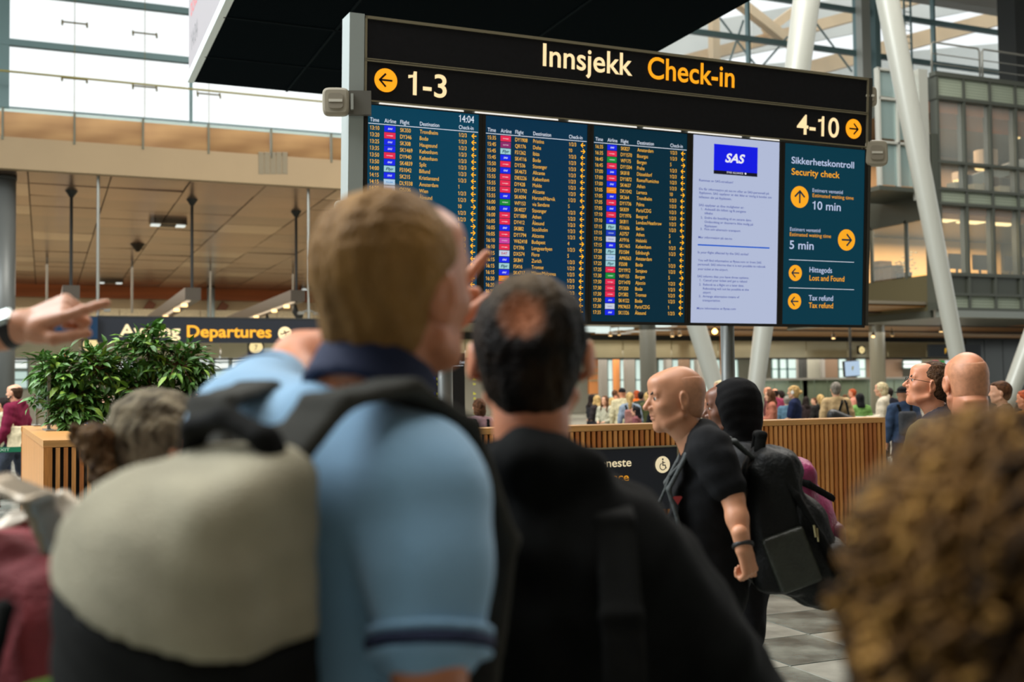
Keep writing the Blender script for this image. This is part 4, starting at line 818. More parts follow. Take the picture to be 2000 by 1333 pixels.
MB().box((.002, -.004, 0), (.055, .034, CH - .046)).build('corner_post', M_wood, ct)
sl = []
for q in range(4):
    kk = MB().box((0, 0, .03), (.027, .034, CH - .048)); c_ = [S(206, 138, 70), S(190, 118, 56), S(216, 150, 84), S(180, 108, 54)][q]
    sl.append(shared('slat', kk, mat('oak_slat_%d' % q, c_, .5, var=.2, vscale=6, stretch=(12, 12, 0.8))))
n = int((CU1 - .1) / .0485)
for i in range(n):
    a = link('slat', sl[rnd.choice([0, 0, 1, 2, 2, 3])], None, ct); a.location = (.075 + i * .0485, 0, 0)
MB().tube([(.2, -.16, .11), (CU1 + .02, -.16, .11)], .028, 12).build('kick_rail', M_steel, ct, smooth=True)
for i in range(6): MB().tube([(1.0 + i * 1.17, -.16, .11), (1.0 + i * 1.17, -.16, .0)], .02, 8).build('rail_post', M_steel, ct)
# sign on the counter front
sg = thing('assistance_sign', 'dark blue assistance sign with a wheelchair symbol on the slatted counter', 'sign', (0, CV - .04, 0))
pa = onV(1030, 880, CV - .04); pb = onV(1322, 873, CV - .04); zt = pb.z
MB().box((pa.x, 0, zt - .5), (pb.x, .03, zt)).build('sign_board', mat('navy_board', S(26, 32, 46), .35), sg); MB().box((pa.x - .01, -.005, zt), (pb.x + .01, .035, zt + .012)).build('sign_frame', M_frame, sg); MB().box((pb.x, -.005, zt - .5), (pb.x + .012, .035, zt)).build('sign_frame', M_frame, sg)
k = MB(); p = onV(1057, 915, CV - .05); q = onV(1233, 911, CV - .05); text(k, 'Assistansetjeneste', (p.x, -.012, q.z), (1, 0, 0), (0, 0, 1), .068, width=q.x - p.x, bold=.012, res=5)
k.build('lettering', mat('sign_cream', (.3, .26, .18), .5, emit=S(236, 218, 176), es=.8), sg)
k = MB(); q2 = onV(1228, 940, CV - .05); text(k, 'Special assistance', (p.x, -.012, q2.z), (1, 0, 0), (0, 0, 1), .068, width=q2.x - p.x, bold=.012, res=5); k.build('lettering', mat('sign_amber', (.3, .2, .02), .5, emit=S(240, 156, 20), es=.8), sg)
q = onV(1294, 908, CV - .05); k = MB(); flat(k, disc(.068, 32), (q.x, -.012, q.z), (1, 0, 0), (0, 0, 1)); k.build('symbol_disc', mat('sign_cream', (0, 0, 0)), sg)
k = MB(); o_ = Vector((q.x, -.015, q.z)); flat(k, [(x, y + .043) for x, y in disc(.008, 12)], o_, (1, 0, 0), (0, 0, 1))
for poly in ([(-.005, .03), (.005, .03), (.005, 0), (.024, 0), (.036, -.03), (.028, -.033), (.018, -.009), (-.005, -.009)], [(.0, .02), (.022, .02), (.022, .013), (0, .013)]): flat(k, poly, o_, (1, 0, 0), (0, 0, 1))
for i in range(16):
    a0_, a1_ = math.radians(110 + i * 15), math.radians(110 + (i + 1) * 15); r0, r1 = .024, .031
    flat(k, [(r0 * math.cos(a0_) , r0 * math.sin(a0_) - .015), (r1 * math.cos(a0_), r1 * math.sin(a0_) - .015), (r1 * math.cos(a1_), r1 * math.sin(a1_) - .015), (r0 * math.cos(a1_), r0 * math.sin(a1_) - .015)], o_, (1, 0, 0), (0, 0, 1))
k.build('wheelchair_symbol', M_black, sg)
# glass sign stand on the counter's left top
g0 = onH(96, 842, CH); g1 = onH(71, 832, CH); gd_ = g1 - g0
gs = thing('glass_sign_stand', 'small glass sign in a steel stand on the counter corner', 'sign', tuple(g0), math.atan2(gd_.y, gd_.x)); gs.scale = (gd_.length / .64, 1, 1)
for x in (0.02, .62): MB().box((x - .012, -.012, 0), (x + .012, .012, .52)).build('stand_post', M_steel, gs); MB().box((x - .09, -.035, 0), (x + .09, .035, .012)).build('foot', M_steel, gs)
MB().box((.05, -.008, .17), (.59, .008, .51)).build('glass_plate', mat('milky_glass', S(150, 170, 170), .1, .1, alpha=.8), gs)
k = MB(); text(k, 'AVIA', (.17, -.010, .3), (1, 0, 0), (0, 0, 1), .12, sx=.8); 
# soil bed inside the counter
MB().box((.3, .3, .2), (2.5, 3.3, 1.10)).build('planting_bed', mat('soil_brown', S(50, 40, 30), .9, bump=.5), ct)
# ---- ficus plants
leaf = bpy.data.meshes.new('leaf')
lv = [(0, 0, 0), (.018, .03, .006), (0, .045, 0), (-.018, .03, .006), (.016, .065, .002), (-.016, .065, .002), (0, .075, -.006), (0, .105, -.018)]
leaf.from_pydata(lv, [], [(0, 1, 2), (0, 2, 3), (1, 4, 6, 2), (2, 6, 5, 3), (4, 7, 6), (6, 7, 5)])
leaf.materials.append(mat('ficus_leaf_a', S(112, 158, 54), .42, var=.3, vscale=3))
leaf2 = leaf.copy(); leaf2.materials.clear(); leaf2.materials.append(mat('ficus_leaf_b', S(80, 124, 52), .45, var=.3, vscale=3))
leaf3 = leaf.copy(); leaf3.materials.clear(); leaf3.materials.append(mat('ficus_leaf_c', S(150, 186, 76), .42, var=.2, vscale=3))
M_bark = mat('ficus_bark', S(110, 78, 46), .8, bump=.4)
def plant(base, blobs, label, seed):
    R = random.Random(seed); t = thing('ficus_tree', label, 'plant', tuple(base)); bs = [(Vector(b[:3]) - Vector(base), b[3]) for b in blobs]
    trunk = MB(); twig = MB()
    for c, r in bs[:3]: trunk.tube([(c.x * .1, c.y * .1, 0), (c.x * .5, c.y * .5, c.z * .5), tuple(c)], [.02, .015, .008], 8)
    trunk.build('trunk', M_bark, t)
    n_ = 0; vs = []; fs = []
    tot = sum(r ** 2 for c, r in bs)
    for c, r in bs:
        for q in range(int(150 * r * r / tot)):
            d = Vector((R.gauss(0, 1), R.gauss(0, 1), R.gauss(0, .8) + .2)).normalized(); e = c + d * r * R.uniform(.55, 1.0)
            twig.tube([c, c.lerp(e, .6) + Vector((0, 0, .03)), e], [.006, .004, .002], 4, caps=False)
            for j in range(11):
                tpos = c.lerp(e, R.uniform(.35, 1.05)) + Vector((R.gauss(0, .025), R.gauss(0, .025), R.gauss(0, .02)))
                dr = (d + Vector((R.gauss(0, .7), R.gauss(0, .7), R.gauss(-.25, .45)))).normalized()
                up_ = Vector((R.gauss(0, .35), R.gauss(0, .35), 1)).normalized(); sx_ = dr.cross(up_)
                if sx_.length < .1: continue
                sx_.normalize(); nz_ = sx_.cross(dr); s_ = R.uniform(.8, 1.35)
                M = Matrix(((sx_.x * s_, dr.x * s_, nz_.x * s_, tpos.x), (sx_.y * s_, dr.y * s_, nz_.y * s_, tpos.y), (sx_.z * s_, dr.z * s_, nz_.z * s_, tpos.z), (0, 0, 0, 1)))
                wp = Vector(base) + tpos
                if n_ < 300 and tpos.y < c.y + .02 and R.random() < .5:
                    a = link('leaf', R.choice([leaf, leaf2, leaf2, leaf3]), None, t); a.matrix_local = M; n_ += 1
                else:
                    b0 = len(vs); vs += [tuple(M @ Vector(v)) for v in lv]; fs += [tuple(i + b0 for i in f) for f in ((0, 1, 2), (0, 2, 3), (1, 4, 6, 2), (2, 6, 5, 3), (4, 7, 6), (6, 7, 5))]
    twig.build('twigs', M_bark, t, kind='stuff')
    me = bpy.data.meshes.new('foliage'); me.from_pydata(vs, [], fs); link('foliage', me, leaf2.materials[0], t, kind='stuff')
def PB(px, py, z, r): p = PZ(px, py, z); return (p.x, p.y, p.z, r)
b1 = PZ(128, 850, 9.3); plant((b1.x, b1.y, 1.1), [PB(120, 735, 9.2, .26), PB(185, 725, 9.3, .24), PB(150, 780, 9.2, .27), PB(90, 718, 9.2, .14), PB(140, 820, 9.1, .2), PB(195, 790, 9.3, .2), PB(70, 775, 9.3, .10)], 'bushy green ficus left of the taller one on the counter bed', 3)
b1 = PZ(292, 850, 9.6); plant((b1.x, b1.y, 1.1), [PB(290, 690, 9.5, .25), PB(350, 715, 9.5, .27), PB(300, 765, 9.5, .28), PB(235, 715, 9.5, .20), PB(375, 690, 9.6, .13), PB(278, 655, 9.5, .13), PB(360, 775, 9.6, .22), PB(245, 765, 9.5, .22), PB(385, 745, 9.6, .14)], 'taller green ficus in front of the departures sign', 5)
# queue belt far left
qb = thing('queue_belt', 'green queue belt with pale lettering left of the counter', 'belt', (0, 0, 0))
a = onV(-60, 884, 14.0); c = onV(43, 878, 14.0); MB().box((a.x - .2, 14, c.z - .03), (c.x, 14.01, c.z + .03)).build('belt', mat('belt_green', S(16, 118, 84), .5), qb)
k = MB(); text(k, 'EMERGENCY EXIT', (onV(19, 882, 14).x - .52, 13.99, c.z - .016), (1, 0, 0), (0, 0, 1), .035, width=.52, bold=.01); k.build('lettering', mat('belt_text', S(190, 220, 200), .5), qb)
for px in (-70, 46): p = onV(px, 884, 14.0); MB().tube([(p.x, 14.05, 0), (p.x, 14.05, c.z + .06)], .03, 10).build('belt_post', M_dark, qb)
# ================================================================== people: blended distance fields meshed by surface nets
EDG = [((0,0,0),(1,0,0)),((0,1,0),(1,1,0)),((0,0,1),(1,0,1)),((0,1,1),(1,1,1)),((0,0,0),(0,1,0)),((1,0,0),(1,1,0)),((0,0,1),(0,1,1)),((1,0,1),(1,1,1)),((0,0,0),(0,0,1)),((1,0,0),(1,0,1)),((0,1,0),(0,1,1)),((1,1,0),(1,1,1))]
class Field:
    def __init__(s, lo, hi, vox):
        s.lo = np.array(lo, float); s.vox = vox; s.n = np.maximum(4, np.ceil((np.array(hi) - s.lo) / vox).astype(int) + 1)
        s.f = np.full(s.n, 0.5, np.float32); s.ax = [s.lo[i] + np.arange(s.n[i]) * vox for i in range(3)]
    def _sl(s, lo, hi):
        a = np.clip(np.floor((np.array(lo) - s.lo) / s.vox).astype(int), 0, s.n); b = np.clip(np.ceil((np.array(hi) - s.lo) / s.vox).astype(int) + 1, 0, s.n)
        return a, b
    def _apply(s, lo, hi, fn, k, op):
        m = k + 3 * s.vox; a, b = s._sl(np.array(lo) - m, np.array(hi) + m)
        if (b <= a).any(): return
        X = s.ax[0][a[0]:b[0], None, None]; Y = s.ax[1][None, a[1]:b[1], None]; Z = s.ax[2][None, None, a[2]:b[2]]
        d = fn(X, Y, Z); sub = s.f[a[0]:b[0], a[1]:b[1], a[2]:b[2]]
        if op == 'u':
            h = np.maximum(k - np.abs(sub - d), 0) / k if k > 0 else 0; r = np.minimum(sub, d) - h * h * k * .25
        else:
            d = -d; h = np.maximum(k - np.abs(sub - d), 0) / k if k > 0 else 0; r = np.maximum(sub, d) + h * h * k * .25
        s.f[a[0]:b[0], a[1]:b[1], a[2]:b[2]] = r
    def cone(s, p0, p1, r0, r1, k=.02, op='u'):
        p0 = np.array(p0, float); p1 = np.array(p1, float); d = p1 - p0; L = max(float(d @ d), 1e-9); R = max(r0, r1)
        def fn(X, Y, Z):
            t = np.clip(((X - p0[0]) * d[0] + (Y - p0[1]) * d[1] + (Z - p0[2]) * d[2]) / L, 0, 1)
            return np.sqrt((X - p0[0] - t * d[0]) ** 2 + (Y - p0[1] - t * d[1]) ** 2 + (Z - p0[2] - t * d[2]) ** 2) - (r0 + (r1 - r0) * t)
        s._apply(np.minimum(p0, p1) - R, np.maximum(p0, p1) + R, fn, k, op); return s
    def chain(s, pts, rs, k=.02):
        for i in range(len(pts) - 1): s.cone(pts[i], pts[i + 1], rs[i], rs[i + 1], k)
        return s
    def ell(s, c, r, k=.02, R=None, op='u'):
        c = np.array(c, float); r = np.array(r, float); M = np.eye(3) if R is None else np.array(R, float); ext = np.abs(M) @ r if R is not None else r
        def fn(X, Y, Z):
            x, y, z = X - c[0], Y - c[1], Z - c[2]
            q = [(M[0, i] * x + M[1, i] * y + M[2, i] * z) for i in range(3)]
            k0 = np.sqrt((q[0] / r[0]) ** 2 + (q[1] / r[1]) ** 2 + (q[2] / r[2]) ** 2); k1 = np.sqrt((q[0] / r[0] ** 2) ** 2 + (q[1] / r[1] ** 2) ** 2 + (q[2] / r[2] ** 2) ** 2)
            return k0 * (k0 - 1) / np.maximum(k1, 1e-6)
        s._apply(c - ext, c + ext, fn, k, op); return s
    def box(s, c, h, rd, k=.02, R=None, op='u'):
        c = np.array(c, float); h = np.array(h, float) - rd; M = np.eye(3) if R is None else np.array(R, float); ext = np.abs(M) @ (h + rd)
        def fn(X, Y, Z):
            x, y, z = X - c[0], Y - c[1], Z - c[2]
            q = [np.abs(M[0, i] * x + M[1, i] * y + M[2, i] * z) - h[i] for i in range(3)]
            return np.sqrt(np.maximum(q[0], 0) ** 2 + np.maximum(q[1], 0) ** 2 + np.maximum(q[2], 0) ** 2) + np.minimum(np.maximum(np.maximum(q[0], q[1]), q[2]), 0) - rd
        s._apply(c - ext, c + ext, fn, k, op); return s
    def cut(s, p, n, k=0.01):   # keep the side the normal points away from
        n = np.array(n, float); n = n / np.linalg.norm(n); p = np.array(p, float)
        X = s.ax[0][:, None, None]; Y = s.ax[1][None, :, None]; Z = s.ax[2][None, None, :]
        d = (X - p[0]) * n[0] + (Y - p[1]) * n[1] + (Z - p[2]) * n[2]
        h = np.maximum(k - np.abs(s.f - d), 0) / k; s.f = (np.maximum(s.f, d) + h * h * k * .25).astype(np.float32); return s
    def folds(s, amp, fr, seed=0):
        R = np.random.RandomState(seed); X = s.ax[0][:, None, None]; Y = s.ax[1][None, :, None]; Z = s.ax[2][None, None, :]; n = 0
        for i in range(5):
            w = R.normal(0, 1, 3) * fr * (1 + .5 * i); n = n + np.sin(w[0] * X + w[1] * Y + w[2] * Z + R.uniform(0, 6) + 1.5 * np.sin(X * fr * .7 + Z * fr * .5 + i)) / (1 + .5 * i)
        s.f = (s.f + amp * n).astype(np.float32); return s
    def mesh(s):
        f = s.f.copy()
        f[0] = f[-1] = .5; f[:, 0] = f[:, -1] = .5; f[:, :, 0] = f[:, :, -1] = .5
        S_ = f < 0; n = s.n
        c = np.zeros(n - 1, np.int8)
        for i in (0, 1):
            for j in (0, 1):
                for k in (0, 1): c += S_[i:n[0] - 1 + i, j:n[1] - 1 + j, k:n[2] - 1 + k]
        ids = np.argwhere((c > 0) & (c < 8)); idx = np.full(n - 1, -1, np.int64); idx[ids[:, 0], ids[:, 1], ids[:, 2]] = np.arange(len(ids))
        acc = np.zeros((len(ids), 3)); cnt = np.zeros(len(ids))
        for a, b in EDG:
            fa = f[ids[:, 0] + a[0], ids[:, 1] + a[1], ids[:, 2] + a[2]]; fb = f[ids[:, 0] + b[0], ids[:, 1] + b[1], ids[:, 2] + b[2]]
            m = (fa < 0) != (fb < 0); t = np.where(m, fa / np.where(m, fa - fb, 1), 0)
            acc += (np.array(a) + t[:, None] * (np.array(b) - np.array(a))) * m[:, None]; cnt += m
        V = s.lo + s.vox * (ids + acc / np.maximum(cnt, 1)[:, None]); Q = []
        for ax in range(3):
            o = [0, 0, 0]; o[ax] = 1
            A = S_[:n[0] - o[0], :n[1] - o[1], :n[2] - o[2]]; B = S_[o[0]:, o[1]:, o[2]:]
            e = np.argwhere(A != B); b_, c_ = (ax + 1) % 3, (ax + 2) % 3
            e = e[(e[:, b_] > 0) & (e[:, c_] > 0) & (e[:, b_] < n[b_] - 1) & (e[:, c_] < n[c_] - 1)]
            inside = S_[e[:, 0], e[:, 1], e[:, 2]]
            q = []
            for db, dc in ((-1, -1), (0, -1), (0, 0), (-1, 0)):
                g = e.copy(); g[:, b_] += db; g[:, c_] += dc; q.append(idx[g[:, 0], g[:, 1], g[:, 2]])
            q = np.stack(q, 1); q[~inside] = q[~inside][:, ::-1]; Q.append(q)
        Q = np.concatenate(Q); Q = Q[(Q >= 0).all(1)]
        return V, Q
def np_mesh(name, parts):
    vs = []; fs = []; off = 0
    for V, Q in parts: vs.append(V); fs.append(Q + off); off += len(V)
    V = np.concatenate(vs); Q = np.concatenate(fs)
    me = bpy.data.meshes.new(name); me.vertices.add(len(V)); me.vertices.foreach_set('co', V.astype(np.float32).ravel())
    me.loops.add(len(Q) * 4); me.loops.foreach_set('vertex_index', Q.astype(np.int32).ravel()); me.polygons.add(len(Q))
    me.polygons.foreach_set('loop_start', np.arange(0, len(Q) * 4, 4, dtype=np.int32)); me.polygons.foreach_set('loop_total', np.full(len(Q), 4, np.int32))
    me.update(calc_edges=True); me.validate(); me.shade_smooth(); return me
def rotm(yaw, pitch=0, roll=0):   # yaw + turns left, pitch + looks up, roll + tilts
    return np.array(Matrix.Rotation(math.radians(yaw), 3, 'Z') @ Matrix.Rotation(math.radians(pitch), 3, 'X') @ Matrix.Rotation(math.radians(roll), 3, 'Y'))

def head_field(vox, ear=1.0, fem=False):
    F = Field((-.115, -.15, -.20), (.115, .15, .15), vox)
    F.ell((0, -.018, .030), (.074, .094, .088), .01); F.ell((0, .022, .012), (.066, .070, .080), .03)
    F.ell((0, .030, -.030), (.060, .062, .075), .02); F.ell((0, .038, -.078), (.046 if not fem else .041, .046, .036), .03)
    F.ell((0, .072, -.100), (.020, .016, .016), .02)
    F.cone((-.040, .050, -.088), (-.064, .000, -.060), .012, .012, .02); F.cone((.040, .050, -.088), (.064, .000, -.060), .012, .012, .02)
    F.cone((-.036, .079, .026), (.036, .079, .026), .011, .011, .016); F.ell((0, .052, .062), (.05, .045, .03), .03)
    F.ell((-.036, .062, -.022), (.022, .022, .018), .02); F.ell((.036, .062, -.022), (.022, .022, .018), .02)
    if vox < .006:
        for sx in (-1, 1): F.ell((sx * .031, .097, .008), (.017, .013, .011), .008, op='s')
        for sx in (-1, 1): F.ell((sx * .031, .0765, .007), (.0135, .0125, .0125), .002)
        for sx in (-1, 1): F.cone((sx * .018, .0865, .0125), (sx * .044, .080, .013), .0035, .0035, .004); F.cone((sx * .018, .0865, .001), (sx * .044, .080, .001), .003, .003, .004)
    F.cone((0, .086, .018), (0, .113, -.024), .0075, .0115, .012)
    F.ell((-.012, .098, -.028), (.008, .010, .008), .006); F.ell((.012, .098, -.028), (.008, .010, .008), .006)
    F.ell((0, .084, -.045), (.022, .012, .016), .014)
    F.ell((0, .090, -.0535), (.022, .0085, .0055), .004); F.ell((0, .088, -.0655), (.020, .009, .0065), .004)
    if vox < .006: F.cone((-.022, .096, -.0593), (.022, .096, -.0593), .0022, .0022, .003, op='s')
    for sx in (-1, 1):
        E = rotm(0, -8, 0) @ rotm(sx * -22)
        F.ell((sx * .078 * ear, -.008, -.004), (.0085 if vox < .006 else .012, .019, .032), .006, R=E)
        if vox < .006: F.ell((sx * .088 * ear, -.006, .000), (.007, .011, .020), .004, R=E, op='s'); F.ell((sx * .079, -.004, -.030), (.007, .008, .009), .006)
    return F
def xf(VQ, R, c, sc=1.0): V, Q = VQ; return (V * sc) @ R.T + np.array(c), Q

HAIR = {}
def hair_field(style, vox):
    F = Field((-.17, -.25, -.62 if style in ('long', 'ponylong') else -.20), (.17, .17, .19), vox)
    if style in ('short', 'crew', 'receding', 'ring', 'thin'):
        g = {'short': .014, 'crew': .008, 'receding': .010, 'ring': .006, 'thin': .008}[style]
        F.ell((0, -.022, .030), (.074 + g, .094 + g, .088 + g), .01); F.ell((0, -.045, -.03), (.062 + g * .6, .058 + g * .6, .07), .02)
        F.cut((0, .042, .055), (0, 1, -.30), .01); F.cut((0, .0, -.078), (0, .28, -1), .008)
        for sx in (-1, 1): F.ell((sx * .085, .035, -.02), (.05, .055, .055), .008, op='s')
        if style == 'short': F.ell((0, .045, .085), (.055, .045, .03), .02)
        if style == 'receding': F.ell((-.04, .075, .085), (.034, .06, .04), .01, op='s'); F.ell((.04, .075, .085), (.034, .06, .04), .01, op='s')
        if style == 'ring': F.ell((0, .0, .11), (.075, .11, .075), .02, op='s')
        F.folds(.0014, 85, 3)
    elif style in ('long', 'ponylong', 'bob', 'bun', 'straightblack'):
        g = .018
        F.ell((0, -.020, .030), (.074 + g, .096 + g, .088 + g), .01); F.ell((0, -.05, -.04), (.074, .062, .09), .03)
        F.ell((0, .075, -.035), (.058, .085, .085), .012, op='s'); F.cut((0, .078, .05), (0, 1, -.2), .01)
        if style == 'long':
            for sx in (-1, 1): F.chain([(sx * .072, .0, .03), (sx * .082, .015, -.10), (sx * .085, .035, -.24), (sx * .07, .06, -.36)], [.03, .034, .034, .02], .03)
            F.chain([(0, -.06, 0), (0, -.09, -.16), (0, -.085, -.36)], [.06, .07, .05], .04); F.folds(.003, 50, 4)
        if style == 'ponylong': F.chain([(0, -.10, .06), (0, -.15, .02), (0, -.145, -.16), (0, -.12, -.42)], [.03, .034, .042, .02], .02); F.folds(.002, 60, 2)
        if style == 'bob': F.ell((0, -.045, -.06), (.088, .075, .07), .03); F.folds(.003, 60, 8)
        if style == 'straightblack': F.chain([(0, -.05, 0), (0, -.075, -.15), (0, -.08, -.28)], [.075, .085, .06], .03); F.folds(.002, 60, 8)
        if style == 'bun': F.ell((0, -.145, .0), (.042, .038, .04), .015); F.folds(.003, 70, 5)
    elif style == 'hijab':
        F.ell((0, -.030, .035), (.094, .112, .098), .01); F.ell((0, -.055, -.05), (.088, .085, .10), .04); F.chain([(0, -.02, -.09), (0, -.01, -.17)], [.078, .11], .05)
        F.ell((0, .105, -.020), (.056, .075, .085), .012, op='s'); F.ell((-.07, -.005, -.01), (.035, .05, .07), .03); F.ell((.07, -.005, -.01), (.035, .05, .07), .03); F.folds(.0016, 26, 9)
    elif style == 'cap':
        F.ell((0, -.018, .045), (.085, .106, .085), .01); F.cut((0, 0, .02), (0, 0, -1), .01); F.ell((0, .10, .035), (.062, .06, .008), .01)
    elif style == 'hat':
        F.ell((0, -.018, .055), (.085, .10, .075), .01); F.cut((0, 0, .03), (0, 0, -1), .01); F.ell((0, -.01, .03), (.13, .145, .012), .01)
    return F
def limb(F, p, r, k=.03): return F.chain(p, r, k)
def std_pose():
    return dict(neck0=(0, -.005, 1.40), neck1=(0, .012, 1.535), headc=(0, .03, 1.635), shl=(-.178, 0, 1.405), shr=(.178, 0, 1.405), ell=(-.235, -.035, 1.12), elr=(.235, -.035, 1.12),
                wrl=(-.25, .05, .88), wrr=(.25, .05, .88), hpl=(-.09, 0, .93), hpr=(.09, 0, .93), knl=(-.10, .025, .50), knr=(.10, .025, .50), anl=(-.105, -.02, .08), anr=(.105, -.02, .08))
def torso(F, P, g, wide=1.0, belly=0.0, k=.06, neck=True):
    sl, sr = np.array(P['shl']), np.array(P['shr']); mid = (sl + sr) / 2
    F.ell((mid[0] * .6, -.005, 1.275), (.160 * wide + g, .108 + g, .17 + g), k)
    F.ell((0, .005 + belly * .4, 1.09), (.135 * wide + belly * .4 + g, .100 + belly + g, .17 + g), k); F.ell((0, -.008, .945), (.160 * wide + g, .112 + g + belly * .3, .13 + g), k)
    F.cone(sl * .82 + mid * .18, sr * .82 + mid * .18, .058 + g, .058 + g, k)
    if neck:
        F.cone(np.array(P['neck0']) + (0, -.01, .07), sl * .75 + mid * .25 + (0, 0, .015), .045 + g * .5, .045 + g, .05); F.cone(np.array(P['neck0']) + (0, -.01, .07), sr * .75 + mid * .25 + (0, 0, .015), .045 + g * .5, .045 + g, .05)
def hand(F, w, d, pn, side, curl=(.35, .45, .5, .55), thumb=.5, sc=1.0, fan=.08):
    # w wrist, d direction of the hand, pn palm normal (out of the palm), side +1 thumb towards cross(d, pn)
    w = np.array(w, float); d = np.array(d, float); d /= np.linalg.norm(d); pn = np.array(pn, float); pn -= d * (pn @ d); pn /= np.linalg.norm(pn); s_ = np.cross(d, pn) * side
    U = lambda a, b, c: w + (d * a + s_ * b + pn * c) * sc
    for q in (-.028, -.010, .010, .028): F.cone(U(.012, q * .6, 0), U(.085, q, -.002), .0155 * sc, .0115 * sc, .012 * sc)
    F.ell(U(.035, .024, .010), (.020 * sc,) * 3, .015)
    for i, (q, ln) in enumerate(((.030, .078), (.010, .086), (-.010, .080), (-.029, .064))):
        c = curl[i]; p = U(.088, q, -.002); ang = 0; dr = d + s_ * (q * fan * 20 / 1); dr /= np.linalg.norm(dr); r = .0102 if i < 3 else .009
        for seg, fr in enumerate((.46, .30, .24)):
            ang += c * (1.0, 1.25, .9)[seg]; v = dr * math.cos(ang) + pn * math.sin(ang); p2_ = p + v * ln * fr * sc; F.cone(p, p2_, r * sc, (r - .0009) * sc, .004 * sc); p = p2_; r -= .0009
    p = U(.028, .028, .008); t0 = s_ * math.cos(thumb) + d * math.sin(thumb) + pn * .25; t0 /= np.linalg.norm(t0); a = p + t0 * .040 * sc; t1 = s_ * math.cos(thumb + .45) * .8 + d * math.sin(thumb + .45) + pn * .2; t1 /= np.linalg.norm(t1)
    b_ = a + t1 * .030 * sc; e = b_ + (t1 + d * .2) * .024 * sc; F.cone(p, a, .015 * sc, .0115 * sc, .01 * sc); F.cone(a, b_, .0115 * sc, .0102 * sc, .005 * sc); F.cone(b_, e, .0102 * sc, .0085 * sc, .004 * sc)

